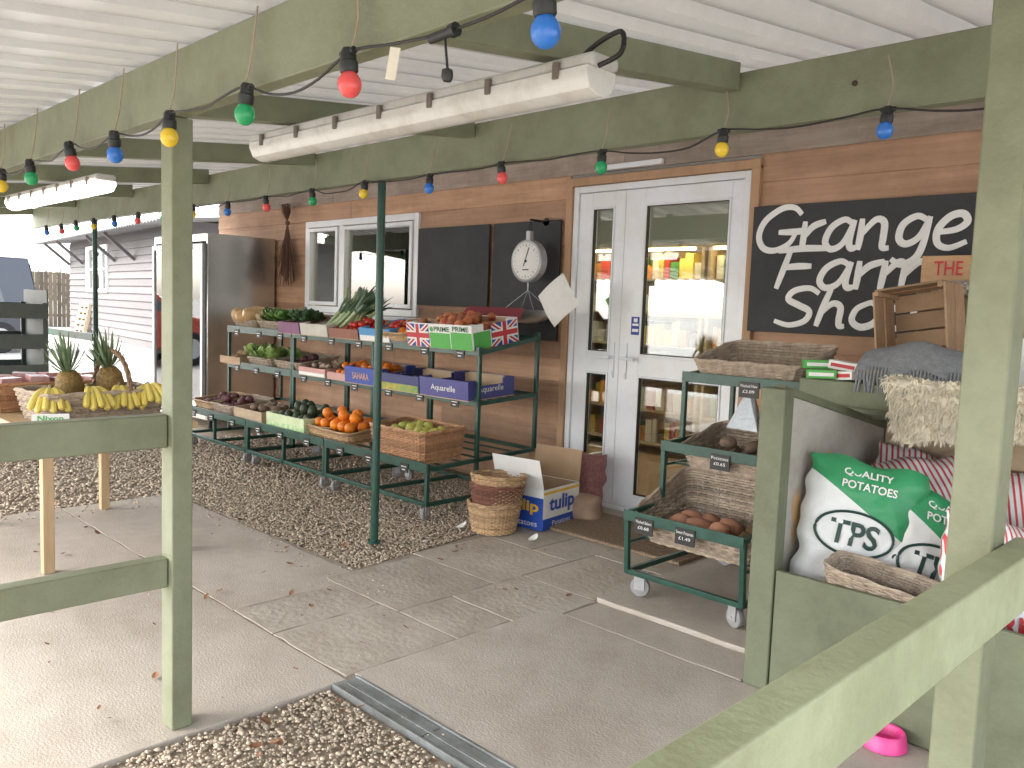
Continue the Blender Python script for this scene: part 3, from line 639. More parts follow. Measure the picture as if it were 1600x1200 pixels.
def flag(w,h):
    b=MB();e=.0008
    b.add([(0,0,0),(w,0,0),(w,0,h),(0,0,h)],[(0,1,2,3)],0)
    def dg(t,y,mi):
        a_=t;c_=t*h/w
        b.add([(0,y,0),(a_,y,0),(w,y,h-c_),(w,y,h),(w-a_,y,h),(0,y,c_)],[(0,1,2,3,4,5)],mi);b.add([(0,y-e/3,h),(0,y-e/3,h-c_),(w-a_,y-e/3,0),(w,y-e/3,0),(w,y-e/3,c_),(a_,y-e/3,h)],[(0,1,2,3,4,5)],mi)
    dg(w*.14,-e,1);dg(w*.055,-2*e,2)
    def cr(t,y,mi): b.add([(w/2-t,y,0),(w/2+t,y,0),(w/2+t,y,h),(w/2-t,y,h)],[(0,1,2,3)],mi);b.add([(0,y-.0002,h/2-t),(w,y-.0002,h/2-t),(w,y-.0002,h/2+t),(0,y-.0002,h/2+t)],[(0,1,2,3)],mi)
    cr(h*.19,-3*e,1);cr(h*.11,-4*e,2)
    return b
Rx90=Matrix.Rotation(rad(90),4,'Z')
def onside(w,y0=0): return Matrix.Translation((w,y0,0))@Rx90
navy=M('print_navy',(.03,.04,.15),.5,var=.1);purp=M('print_purple',(.06,.06,.24),.5,var=.1);sky_=M('print_sky',(.08,.3,.6),.5,var=.1);pink=M('crate_pink',(.6,.32,.28),.5,var=.1);pdg=M('print_darkgreen',(.01,.12,.05),.5)
bx=root('produce_box','open fruit box printed with union flags and green panels','box',(-4.66,3.63,tz(2,3.63)+.002),(rad(9),0,0));bx['group']='fruit and vegetable boxes'
bw,bd,bh=.68,.42,.165
part(bx,'carton',tray(bw,bd,bh),[cardin,white],bevel=.002)
fg=flag(.24,bh-.01)
for mt in(Matrix.Translation((.005,-.0015,.003)),onside(bw+.0015,.17)):part(bx,'printed_flag',MB().join(fg,mt),[blueP,white,redP])
for q in((.255,.46,.002,bh-.06),(.47,bw-.005,.002,bh-.05)):part(bx,'printed_panel',MB().box(q[0],q[1],-.0025,-.0005,q[2],q[3]),greenP)
part(bx,'printed_panel',MB().box(bw+.0005,bw+.0025,.01,.16,.002,bh-.05),greenP)
part(bx,'printed_lettering',text('PRIME',w=.16,h=.032,bold=.02),pdg,loc=(.30,-.002,.115));part(bx,'printed_emblem',MB().lathe([(0,0),(.016,0),(.018,.001)],(.275,-.003,.128),n=16,ax='y'),greenP)
part(bx,'printed_lettering',text('PRIME',w=.16,h=.032,bold=.02),pdg,loc=(.49,-.002,.122))
part(bx,'carton_flap',MB().hexa([(0,.0,0),(bw*.95,0,0),(bw*.95,.003,0),(0,.003,0),(0.03,.14,.12),(bw*.9,.14,.12),(bw*.9,.143,.12),(.03,.143,.12)]),M('flap_darkred',(.2,.02,.03),.6),loc=(0,bd+.002,bh*.5))
pile('apple',apR,'red apple piled in the union flag fruit box','apple',-4.62,-4.02,3.66,4.04,lambda y:tz(2,y)+.01,90,.037,'red apples in the fruit box',3)
def box(label,x,t,w,d,h,outer,inner=None,y=None,rz_=0,words=None,wm=None,strip=None,notch=True,text_h=.05):
    y=y if y is not None else (3.27 if t==0 else 3.64)
    sl=math.atan(.04/.97) if t==0 else math.atan(.035/.55) if t==1 else math.atan(.1/.55)
    b_=root('produce_box',label,'box',(x,y,tz(t,y)+.002),(sl,0,rz_),'fruit and vegetable boxes')
    part(b_,'carton',tray(w,d,h,notch=notch),[inner or cardin,outer],bevel=.002)
    if strip:
        part(b_,'printed_panel',MB().box(.01,w-.01,-.0022,-.0004,.006,h*.45),strip);part(b_,'printed_panel',MB().box(w+.0004,w+.0022,.01,d-.01,.006,h*.45),strip)
    if words:
        part(b_,'printed_lettering',text(words,w=w*.5,h=text_h),wm or white,loc=(w*.25,-.0035,h*.3))
        part(b_,'printed_lettering',MB().join(text(words,w=d*.55,h=text_h),onside(w+.0035,d*.2)@Matrix.Translation((0,0,h*.3))),wm or white)
    return b_
def bask(me,label,x,t,y=None,rz_=0,dz=0):
    y=y if y is not None else (3.48 if t==0 else 3.86)
    sl=math.atan(.04/.97) if t==0 else math.atan(.035/.55) if t==1 else math.atan(.1/.55)
    return put('wicker_basket',me,label,'basket',(x,y,tz(t,y)+.0+dz),(sl,0,rz_),1,'wicker baskets of produce')
# TOP
bask(bk_smg,'grey wicker basket holding butternut squash on the stand',-7.12,2)
for i in range(9): put('butternut_squash',squash,'butternut squash lying in the wicker basket','squash',(-7.25+.13*(i%3),3.72+.09*(i//3),tz(2,3.7)+.1+.012*(i//3)+random.uniform(0,.03)),(random.uniform(-.3,.3),random.uniform(-.2,.2),random.uniform(.8,2.2)),1,'butternut squash')
for i in range(3): put('round_squash',pump,'pale ribbed squash beside the butternut squash','squash',(-6.86+.1*(i%2),3.72+.12*i,tz(2,3.8)+.1),(0,0,i),.9,'round squash')
bask(bk_smg,'grey wicker basket of leafy greens on the stand',-6.66,2)
def many(name,me,label,cat,pts,group,sc=1,tilt=.4):
    for p in pts: put(name,me,label,cat,p,(random.uniform(-tilt,tilt),random.uniform(-tilt,tilt),random.uniform(0,6)),sc*random.uniform(.88,1.1),group)
many('cabbage',cab,'leafy green cabbage in the wicker basket','cabbage',[(-6.8+.13*i,3.74+.14*j,tz(2,3.8)+.06) for i in range(3) for j in range(2)],'cabbages')
box('dark printed crate of dark leafy greens',-6.46,2,.34,.40,.10,M('crate_purple',(.24,.1,.2),.6))
many('kale',kale,'dark green kale piled in the crate','kale',[(-6.38+.13*i,3.74+.13*j,tz(2,3.8)+.08) for i in range(2) for j in range(2)],'kale bunches',1.1)
box('white lined cardboard tray holding leeks',-6.1,2,.40,.40,.10,M('tray_white',(.6,.58,.52),.6))
for i in range(18): put('leek',leek,'leek with green leaves leaning in the tray','leek',(-6.05+.02*i,3.72+.2*random.random(),tz(2,3.7)+.02),(random.uniform(-.8,-.2),random.uniform(.2,.9),random.uniform(-.3,.3)),random.uniform(.8,1.1),'leeks')
plb=MB();
for i in range(7):
    a0=-.4+.13*i;plb.tube([(a0*.1,0,0),(a0*.4,-.03+random.uniform(-.03,.03),.16),(a0*.6,random.uniform(-.03,.03),.27)],[.01,.013,.012],6,0)
for i in range(26):
    a0=random.uniform(0,6.28);leaf(plb,(random.uniform(-.1,.1),0,.22),(math.cos(a0)*.5,math.sin(a0)*.4,1),(0,1,0),random.uniform(.08,.16),.05,1,.2)
thing('celery_bunch','leafy green celery standing in the tray','celery',plb,[M('celery_stalk',(.4,.5,.2),.4),leafD],loc=(-5.76,3.92,tz(2,3.9)+.03),rot=(-.2,.3,0),smooth=60)
box('brown red cardboard tray of red tomatoes',-5.68,2,.40,.40,.08,M('tray_brownred',(.3,.12,.08),.6))
pile('tomato',tomato,'ripe red tomato in the cardboard tray','tomato',-5.65,-5.3,3.67,3.98,lambda y:tz(2,y)+.02,60,.031,'red tomatoes',2)
box('bright blue cardboard tray of tomatoes with fold up ends',-5.26,2,.38,.40,.10,sky_,strip=white)
pile('tomato',tomato,'ripe red tomato in the blue tray','tomato',-5.23,-4.92,3.72,4.0,lambda y:tz(2,y)+.015,40,.031,'red tomatoes',2)
pile('orange',orng,'large orange at the front of the stand','orange',-4.93,-4.71,3.68,3.90,lambda y:tz(2,y)+.02,9,.042,'oranges on the top tier',2)
bask(bk_sm,'small tan wicker tray of oranges on the stand',-4.86,2,y=3.83)
# MID
box('pale wooden tray of onions on the middle shelf',-7.55,1,.40,.40,.07,crateW,inner=crateW,notch=False)
pile('onion',pota,'pale brown onion in the wooden tray','onion',-7.5,-7.2,3.68,4.0,lambda y:tz(1,y)+.01,24,.036,'onions',2)
bask(bk_smg,'grey wicker tray of lettuces on the middle shelf',-6.85,1)
many('lettuce',let1,'pale green lettuce in the wicker tray','lettuce',[(-7.05+.135*i,3.72+.15*j,tz(1,3.8)+.06) for i in range(4) for j in range(2)],'lettuces',1.15)
bask(bk_smg,'dark wicker tray of beetroot on the middle shelf',-6.36,1)
pile('beetroot',plum,'dark red beetroot in the wicker tray','beetroot',-6.5,-6.2,3.7,4.0,lambda y:tz(1,y)+.02,26,.036,'beetroots',2)
box('pink cardboard crate of pale mushrooms',-6.13,1,.40,.38,.07,pink,strip=white)
pile('mushroom',fruit('mushroom',M2('mushroom_cap',(.45,.35,.26),(.3,.2,.14),.6),.028,.7,False),'brown mushroom in the pink crate','mushroom',-6.1,-5.76,3.67,3.98,lambda y:tz(1,y)+.01,50,.028,'mushrooms',2)
box('low pink tray of orange persimmons',-5.70,1,.38,.38,.06,pink)
pile('persimmon',persim,'orange persimmon in the pink tray','persimmon',-5.67,-5.36,3.67,3.98,lambda y:tz(1,y)+.02,40,.036,'persimmons',2)
box('blue printed fruit box on the middle shelf',-5.42,1,.42,.36,.13,blueP,words='SAHARA',wm=M('print_peach',(.8,.45,.25),.5),y=3.62)
pile('persimmon',persim,'orange fruit inside the blue box','persimmon',-5.38,-5.05,3.66,3.95,lambda y:tz(1,y)+.03,30,.036,'persimmons',2)
box('navy printed fruit box with colourful fruit pictures',-4.94,1,.45,.40,.12,navy,strip=M('print_fruit_mix',(.55,.35,.03),.5,scale=18,col2=(.05,.3,.08)),y=3.60)
pile('lemon',fruit('lemon',M2('lemon_skin',(.8,.6,.05),(.7,.5,.03)),.034,.9,False),'yellow fruit at the bottom of the navy box','lemon',-4.9,-4.55,3.66,3.9,lambda y:tz(1,y)+.006,10,.036,'yellow fruit',1)
box('purple printed open fruit box, nearly empty',-4.48,1,.50,.42,.13,purp,words='Aquarelle',y=3.60,text_h=.05)
# BOTTOM
bask(bk_sm,'tan wicker tray on the bottom shelf',-7.15,0);bask(bk_smg,'grey wicker tray of dark roots on the bottom shelf',-6.78,0)
pile('beetroot',plum,'purple root vegetable on the bottom shelf','beetroot',-7.3,-6.65,3.34,3.6,lambda y:tz(0,y)+.02,50,.036,'beetroots',2)
box('pale wooden slatted crate on the bottom shelf',-6.52,0,.46,.40,.10,pine,inner=pine,notch=False)
pile('potato',potd,'muddy root vegetable in the wooden crate','potato',-6.48,-6.1,3.31,3.62,lambda y:tz(0,y)+.01,45,.036,'muddy roots',2)
box('pale green and white printed crate of avocados',-5.98,0,.56,.40,.12,M('tray_palegreen',(.62,.72,.45),.5),strip=M('print_leafy',(.2,.5,.1),.5,scale=25,col2=(.75,.8,.6)))
pile('avocado',avo,'dark green avocado in the printed crate','avocado',-5.94,-5.46,3.31,3.63,lambda y:tz(0,y)+.05,50,.042,'avocados',2)
bask(bk_sm,'tan wicker tray heaped with oranges',-5.06,0,rz_=.02);bask(bk_sm,'tan wicker tray heaped with oranges',-5.36,0,y=3.5)
pile('orange',orng,'large bright orange heaped in the wicker tray','orange',-5.42,-4.9,3.31,3.64,lambda y:tz(0,y)+.06,42,.044,'large oranges on the bottom tier',2)
put('wicker_basket',bk_rect,'deep tan wicker basket of green apples','basket',(-4.29,3.44,tz(0,3.44)),(.04,0,.02),(1.12,1.04,1.2),'wicker baskets of produce')
pile('apple',apG,'yellow green apple in the deep wicker basket','apple',-4.52,-4.06,3.30,3.6,lambda y:tz(0,y)+.145,40,.037,'green apples',1)
# ------------------------------------------------------------ trolley
tr=root('produce_trolley','dark green metal trolley with three stepped basket shelves on castors','trolley',(-2.30,3.10,.020))
W2=.60;b=MB();T=.024
levels=[(.0,.40),(.27,.70),(.42,1.03)]
for x in(0,W2):
    b.bar((x,.02,.11),(x,.0,.40),T);b.bar((x,.27,.36),(x,.27,.70),T);b.bar((x,.42,.66),(x,.42,1.03),T);b.bar((x,.88,.11),(x,.88,1.10),T)
    b.bar((x,.02,.12),(x,.88,.12),T)
    for y,z in levels:b.bar((x,y,z),(x,.88,z+.04),T)
for y in(.02,.88):b.bar((0,y,.12),(W2,y,.12),T)
for y,z in levels:b.bar((0,.88,z+.04),(W2,.88,z+.04),T)
part(tr,'frame',b,dkgreen,bevel=.003)
drop=[.14,.10,.03]
for (y,z),dz in zip(levels,drop):
    b=MB();b.box(-.01,W2+.01,y-.018,y-.013,z-.03,z+.02).box(-.01,W2+.01,y-.013,y+.02,z-.014,z-.008)
    for k in range(1,6):
        yy=y+(.84-y)*k/6;b.bar((0,yy,z-dz),(W2,yy,z-dz),.012)
    for x in(0,W2):
        b.bar((x,y+.02,z),(x,y+.02,z-dz),.012);b.bar((x,.86,z+.04),(x,.86,z-dz),.012);b.bar((x,y+.02,z-dz),(x,.86,z-dz),.012)
    part(tr,'shelf',b,dkgreen,bevel=.002)
def plab(x,y,z,s):
    c_=part(tr,'price_label',MB().box(x-.05,x+.05,y-.024,y-.0185,z-.075,z-.002),tagm)
    for i,l in enumerate(s.split('\n')):
        wq=min(.088,.012*len(l));part(c_,'label_lettering',text(l,w=wq,h=.014),white,loc=(x-wq/2,y-.0255,z-.027-.026*i))
plab(.11,0,.40,'Washed Bakers\n£0.68');plab(.33,0,.40,'Sweet Potatoes\n£1.49');plab(.32,.27,.70,'Potatoes\n£0.65');plab(.36,.42,1.03,'Washed New\n£2.09')
for x in(.05,W2-.05):
    for y in(.06,.82):caster(tr,x,y,random.uniform(-.5,.5),1.12)
for me_,y,z,x,l in((bk_big,.27,.27,.31,'deep grey wicker basket of sweet potatoes on the trolley'),(bk_tray,.50,.60,.34,'grey wicker tray of muddy potatoes on the trolley'),(bk_tray,.62,1.01,.31,'shallow grey wicker tray of washed potatoes on the trolley')):
    put('wicker_basket',me_,l,'basket',(-2.30+x,3.10+y,.020+z),(.04,0,.0),(1,1,1.3 if me_ is bk_tray else 1.1),'wicker baskets of potatoes')
for i in range(6): put('sweet_potato',swp,'reddish sweet potato in the bottom trolley basket','sweet potato',(-2.10+.10*(i%3),3.24+.10*(i//3),.022+.375),(0,random.uniform(-.3,.3),random.uniform(-.8,.8)),1.05,'sweet potatoes')
pile('potato',pota,'pale washed baking potato in the bottom trolley basket','potato',-2.2,-1.8,3.2,3.52,lambda y:.31,20,.05,'pale potatoes',1)
pile('potato',potd,'muddy potato in the middle trolley tray','potato',-2.16,-1.74,3.47,3.74,lambda y:.63,38,.044,'muddy potatoes',2)
pile('potato',pota,'washed new potato in the top trolley tray','potato',-2.2,-1.78,3.6,3.86,lambda y:1.03,30,.042,'pale potatoes',1)
pb=MB();pb.add([(-.09,0,0),(.09,-.02,0),(.07,.08,0),(-.06,.09,0),(0.0,.03,.2),(.02,.05,.19)],[(0,1,4),(1,2,5,4),(2,3,5),(3,0,4,5),(0,3,2,1)])
thing('plastic_bag_bundle','white translucent plastic bags bundled on the trolley shelf','plastic bag',pb,M('bag_plastic',(.6,.65,.7),.3,scale=20,col2=(.45,.5,.56),bump=.6,bscale=25),loc=(-2.05,3.66,.80))
# ------------------------------------------------------------ bunker
bu=root('produce_bunker','green timber potato bunker with plywood partition and planked back','bunker',(0,0,0))
part(bu,'front_board',MB().box(-1.375,1.6,2.75,2.772,.005,.45),greenB,bevel=.004)
part(bu,'corner_post',MB().box(-1.475,-1.38,2.745,2.815,.0,1.10),greenB,bevel=.004)
b=MB();v=[(2.818,.0),(3.78,.0),(3.78,.88),(2.818,1.09)];b.add([(-1.445,y,z) for y,z in v]+[(-1.425,y,z) for y,z in v],[(0,1,2,3),(7,6,5,4),(0,4,5,1),(1,5,6,2),(2,6,7,3),(3,7,4,0)])
part(bu,'partition_panel',b,M('worn_plywood',(.50,.475,.43),.7,scale=2.2,col2=(.40,.37,.33),bump=.1,stretch=(1,1,2),stain=(3,.22)))
b=MB();b.bar((-1.435,2.81,1.095),(-1.435,3.79,.89),.04,.03);part(bu,'partition_capping',b,greenB,bevel=.003)
bwm=M('bare_wood_orange',(.62,.40,.2),.7)
for cy,cz,sy,sz,sd0 in((3.20,.80,.085,.035,1),(2.98,.60,.035,.12,2)):
    rr=random.Random(sd0);part(bu,'bare_wood_patch',MB().add([(-1.4235,cy+sy*math.cos(t)*rr.uniform(.6,1.2),cz+sz*math.sin(t)*rr.uniform(.6,1.2)) for t in np.linspace(0,6.28,18,endpoint=False)],[tuple(range(18))]),bwm)
b=MB()
for k in range(6):b.box(-1.42,1.6,3.785,3.805,.02+k*.15,.16+k*.15)
part(bu,'back_planks',b,pine,bevel=.003)
b=MB()
for y0,y1 in((3.36,3.52),(3.53,3.69),(3.70,3.86),(3.87,4.03),(4.04,4.2),(4.21,4.4)):b.box(-1.62,1.6,y0,y1,1.075,1.10)
b.box(-1.62,1.6,3.34,3.358,1.0,1.10);b.box(-1.62,1.6,3.60,3.62,.93,1.07)
part(bu,'top_shelf',b,greenB,bevel=.003)
for q in((-1.62,-1.56,4.1,4.16),(1.3,1.36,3.6,3.66)):part(bu,'shelf_post',MB().box(*q,0,1.075),greenB)
def sackf(w,h,t):
    def f_(x,z):
        u=min(1,abs(x)/(w/2));v=min(1,abs(z-h/2)/(h/2));return t/2*max(0,(1-u**3.5))**.5*max(0,(1-v**5))**.6+ (.026*noise.noise(Vector((x*7,z*7,w*9)))+.012*noise.noise(Vector((x*19,z*19,w*9))))*(1-u**3)*(1-v**3)
    return f_
def sackmesh(w,h,t,nx=30,nz=40):
    f_=sackf(w,h,t);b=MB();vs=[];fs=[]
    for sd_ in(-1,1):
        for i in range(nz+1):
            z=h*i/nz
            for j in range(nx+1):
                x=-w/2+w*j/nx
                ex=.006*math.sin(z*60)+.02*noise.noise(Vector((z*9,1,w)));y=sd_*f_(x,z);top=max(0,z/h-.85)/.15
                vs.append((x*(1-.05*math.sin(math.pi*z/h))+ex*abs(x)/w*2,y+.015*top*math.sin(x*34),z+.010*math.sin(x*26+w*10)*(1 if i in(0,nz) else .3)))
    n=(nx+1)*(nz+1)
    for i in range(nz):
        for j in range(nx):
            p=i*(nx+1)+j;fs.append((p,p+1,p+nx+2,p+nx+1));fs.append((n+p,n+p+nx+1,n+p+nx+2,n+p+1))
    b.add(vs,fs,r=.5);return b,f_
def sackmat(name,kind):
    m=M(name,(.78,.80,.79),.4,scale=10,var=.1,bump=.7,bscale=14);nt=m.node_tree;N=nt.nodes;L=nt.links;bs=N['Principled BSDF']
    src=bs.inputs['Base Color'].links[0].from_socket;tc=[x for x in N if x.type=='TEX_COORD'][0];sp=N.new('ShaderNodeSeparateXYZ');L.new(tc.outputs['Object'],sp.inputs[0])
    if kind=='green':
        ml=N.new('ShaderNodeMath');ml.operation='MULTIPLY_ADD';ml.inputs[1].default_value=.55;L.new(sp.outputs['X'],ml.inputs[0]);L.new(sp.outputs['Z'],ml.inputs[2])
        gt=N.new('ShaderNodeMath');gt.operation='GREATER_THAN';gt.inputs[1].default_value=.425;L.new(ml.outputs[0],gt.inputs[0]);fac=gt.outputs[0];c2=(.04,.30,.12,1)
    else:
        ml=N.new('ShaderNodeMath');ml.operation='MULTIPLY_ADD';ml.inputs[1].default_value=.25;L.new(sp.outputs['Z'],ml.inputs[0]);L.new(sp.outputs['X'],ml.inputs[2])
        fr_=N.new('ShaderNodeMath');fr_.operation='PINGPONG';fr_.inputs[1].default_value=.011;L.new(ml.outputs[0],fr_.inputs[0]);gt=N.new('ShaderNodeMath');gt.operation='GREATER_THAN';gt.inputs[1].default_value=.0068;L.new(fr_.outputs[0],gt.inputs[0])
        g2=N.new('ShaderNodeMath');g2.operation='GREATER_THAN';g2.inputs[1].default_value=.25;L.new(sp.outputs['Z'],g2.inputs[0]);g3=N.new('ShaderNodeMath');g3.operation='MULTIPLY';L.new(gt.outputs[0],g3.inputs[0]);L.new(g2.outputs[0],g3.inputs[1])
        fac=g3.outputs[0];c2=(.60,.07,.09,1)
    mx=N.new('ShaderNodeMix');mx.data_type='RGBA';L.new(fac,mx.inputs[0]);L.new(src,mx.inputs[6]);mx.inputs[7].default_value=c2;L.new(mx.outputs[2],bs.inputs['Base Color']);return m
sgm=sackmat('sack_white_green','green');srm=sackmat('sack_red_stripe','red')
def wrap(mb,f_,off=.006):
    mb.v=[(x,-f_(x,z)-off,z) for x,y,z in mb.v];return mb
gP=M('sack_dark_print',(.02,.06,.05),.5)
def potsack(loc,rot,lab,full=True):
    s=root('potato_sack',lab,'sack',loc,rot,'white and green potato sacks');w,h,t=.42,.60,.13
    mb,f_=sackmesh(w,h,t);part(s,'sack_body',mb,sgm,smooth=80)
    def tx(st_,w_,h_,x,z,mat,rt=0):
        q=text(st_,w=w_,h=h_,bold=.02);c,s_=math.cos(rt),math.sin(rt)
        q.v=[(a*c-z0*s_+x,0,a*s_+z0*c+z) for a,b_,z0 in q.v];part(s,'printed_lettering',wrap(q,f_),mat)
    tx('QUALITY',.17,.03,-.09,.535,white);tx('POTATOES',.19,.03,-.09,.492,white);tx('TPS',.17,.09,-.10,.285,gP);tx('Produce',.20,.05,.16,.10,gP,math.pi/2)
    el=MB();pp=[(.135*math.cos(a)-.015,0,.330+.080*math.sin(a)) for a in np.linspace(0,6.283,40,endpoint=False)]
    pp=[(x,-f_(x,z)-.005,z) for x,_,z in pp];el.tube(pp,.0055,6,closed=True);part(s,'printed_oval',el,gP)
    return s
potsack((-1.245,2.985,.24),(rad(-11),rad(9),rad(28)),'white and green printed potato sack standing in the bunker')
potsack((-1.02,3.08,.15),(rad(-14),rad(16),rad(40)),'white and green potato sack leaning behind the first')
for i,(loc,rot) in enumerate([((-1.20,3.40,.38),(rad(-30),rad(12),rad(15))),((-.98,3.38,.38),(rad(-30),rad(-10),rad(30))),((-.76,2.99,.22),(rad(-12),rad(12),rad(44))),((-.72,3.45,.34),(rad(-30),rad(4),rad(10)))]):
    s=root('potato_sack','white potato sack with red stripes slumped in the bunker','sack',loc,rot,'red striped potato sacks');mb,f_=sackmesh(.40,.5,.15);part(s,'sack_body',mb,srm,smooth=80)
    if i==2:
        q=text('FARM',w=.2,h=.07,bold=.02);q.v=[(a-.1,0,c+.13) for a,b_,c in q.v];part(s,'printed_lettering',wrap(q,f_),redP)
for i,(x,y) in enumerate([(-1.15,3.2),(-.75,3.2),(-.3,3.1),(.2,3.1),(-1.0,3.5)]):
    mb,f_=sackmesh(.5,.42,.28);s=thing('potato_sack','full potato sack lying flat at the bottom of the bunker','sack',mb,srm,loc=(x,y-.15,.16),rot=(rad(-88),0,random.uniform(-.2,.2)),group='red striped potato sacks',smooth=80)
mb,f_=sackmesh(.4,.42,.24);thing('net_sack','purple red net sack of onions in the bunker','sack',mb,M('net_purple',(.20,.04,.09),.7,scale=60,col2=(.09,.016,.04),bump=.6,bscale=120),loc=(-.42,2.95,.02),rot=(rad(-6),0,.4),smooth=80)
put('wicker_basket',basket(.36,.18,.11,.85,.0055,.028).mesh('wb',wgrey),'empty grey wicker basket on the bunker edge','basket',(-1.06,2.875,.375),(rad(6),rad(7),rad(4)),1,'wicker baskets in the bunker')
SZ=1.102
def slatcrate(w,d,h,n=3):
    b=MB()
    for x in(0,w-.02):
        for y in(0,d-.02):b.box(x,x+.02,y,y+.02,0,h)
    hh=h/n
    for k in range(n):
        b.box(0,w,-.01,-.0005,k*hh+.006,(k+1)*hh-.006);b.box(0,w,d+.0005,d+.01,k*hh+.006,(k+1)*hh-.006);b.box(-.01,-.0005,0,d,k*hh+.006,(k+1)*hh-.006);b.box(w+.0005,w+.01,0,d,k*hh+.006,(k+1)*hh-.006)
    for k in range(4):b.box(0,w,k*d/4+.004,(k+1)*d/4-.004,-.008,-.0005)
    return b
thing('wooden_crate','rustic wooden slatted crate standing on its side with opening forward','crate',slatcrate(.30,.34,.19,2),crateW,loc=(-1.46,3.98,SZ+.03),rot=(rad(86),rad(-9),rad(-6)),bevel=.002)
thing('wooden_crate','dark wooden crate standing at the back of the shelf','crate',slatcrate(.40,.24,.36),M('crate_dark',(.32,.21,.13),.8,rnd=.2,scale=5,col2=(.21,.14,.085)),loc=(-1.42,4.08,SZ+.01),rot=(rad(0),0,rad(4)),bevel=.002)
chk=M('checked_fabric',(.42,.36,.30),.9)
nt=chk.node_tree;ck=nt.nodes.new('ShaderNodeTexChecker');ck.inputs['Scale'].default_value=70;ck.inputs[1].default_value=(.55,.5,.44,1);ck.inputs[2].default_value=(.27,.20,.17,1);nt.links.new([x for x in nt.nodes if x.type=='TEX_COORD'][0].outputs['Object'],ck.inputs[0]);nt.links.new(ck.outputs[0],nt.nodes['Principled BSDF'].inputs['Base Color'])
cu=MB();cu.ell((0,0,0),.17,.13,.042,24,10,fn=lambda d:1+.08*noise.noise(Vector(d)*3))
thing('checked_cushion','brown checked fabric cushion resting on the crate','cushion',cu,chk,loc=(-1.30,4.16,SZ+.405),rot=(.06,-.05,.2))
osn=root('wooden_sign','small orange wooden sign with painted word','sign',(-1.52,4.345,SZ+.0),(rad(0),0,0))
part(osn,'board',MB().box(0,.26,0,.015,.445,.575),M('sign_orange_wood',(.62,.38,.20),.6,scale=5,stretch=(1,1,6)),bevel=.003);part(osn,'painted_lettering',text('THE',w=.13,h=.068,bold=.01),redP,loc=(.06,-.003,.48))
part(osn,'stake',MB().box(.10,.13,.016,.03,0,.56),pine)
fg_=MB();vs=[];fs=[];nx,ny=48,14
for i in range(nx+1):
    for j in range(ny+1):
        x=-.2+.4*i/nx;t=j/ny;vs.append((x,-.14+.012*math.sin(x*40)*(1-t)+.28*t,.015+.15*math.sin(math.pi*min(1,t*.9+.05))**.8*(1-.35*(x/.2)**2)+.006*math.sin(x*30+t*3)+.006*noise.noise(Vector((x*10,t*4,0)))))
for i in range(nx):
    for j in range(ny):fs.append((i*(ny+1)+j,(i+1)*(ny+1)+j,(i+1)*(ny+1)+j+1,i*(ny+1)+j+1))
fg_.add(vs,fs)
for i in range(30):
    x=-.19+.38*i/29;fg_.tube([(x,-.13,.06),(x+.004,-.155,.02),(x+.008+random.uniform(-.01,.01),-.16,-.04)],.005,5)
thing('grey_felt_blanket','folded dark grey felt blanket with fringed edge on the shelf','blanket',fg_,M('grey_felt',(.23,.24,.255),.95,scale=40,col2=(.16,.17,.18),bump=.5,bscale=90),loc=(-1.20,3.50,SZ+.005),rot=(0,0,.05),smooth=60)
for i,(x,y) in enumerate([(-1.06,3.74),(-.92,3.78),(-.80,3.74)]):
    b=MB().lathe([(.055,0),(.048,.05),(.028,.13),(.008,.20),(0,.205)],n=14);thing('white_cone_ornament','small white felt cone standing on the shelf','ornament',b,white,loc=(x,y,SZ),group='white felt cones')
skn=MB();nx,ny=30,26;vs=[];fs=[]
def spos(u,v):
    x=-.34+.80*u;L_=v*.42
    L_*=1+.15*math.sin(u*7+.5)+.08*math.sin(u*17)-.35*(1-min(1,u*2.5))
    if L_<.18:return (x,.16-L_,.02+.006*math.sin(u*20))
    L_-=.18;return (x+.03*math.sin(L_*14),-.03-.02*math.sin(u*12),.015-L_)
for i in range(nx+1):
    for j in range(ny+1):vs.append(spos(i/nx,j/ny))
for i in range(nx):
    for j in range(ny):fs.append((i*(ny+1)+j,i*(ny+1)+j+1,(i+1)*(ny+1)+j+1,(i+1)*(ny+1)+j))
skn.add(vs,fs)
for k in range(2300):
    u=random.random();v=random.random()**.8;p=Vector(spos(u,v));top=p.z>.012
    nrm=Vector((0,-.2,1)) if top else Vector((0,-1,.05));d0=(nrm+Vector((random.uniform(-.8,.8),random.uniform(-.5,.5),random.uniform(-1.1,-.1)))).normalized()
    r0=random.random()
    for q in range(8):
        d=(d0+Vector((random.uniform(-.2,.2),random.uniform(-.2,.2),random.uniform(-.2,.2)))).normalized();Lh=random.uniform(.014,.027);s=Vector((random.uniform(-1,1),random.uniform(-.5,.5),random.uniform(-1,1))).normalized()*.002
        e=p+Vector((random.uniform(-.006,.006),0,random.uniform(-.006,.006)));m_=e+d*Lh*.6;tip=e+d*Lh+Vector((0,0,-.010))
        skn.add([e-s,e+s,m_+s,m_-s,tip],[(0,1,2,3),(3,2,4)],0,min(1,max(0,r0+random.uniform(-.15,.15))))
thing('sheepskin_rug','cream sheepskin fleece draped over the shelf edge','sheepskin',skn,M('fleece_cream',(.80,.75,.62),.95,scale=20,col2=(.72,.65,.51),rnd=.12),loc=(-.92,3.325,SZ+.004),smooth=80)
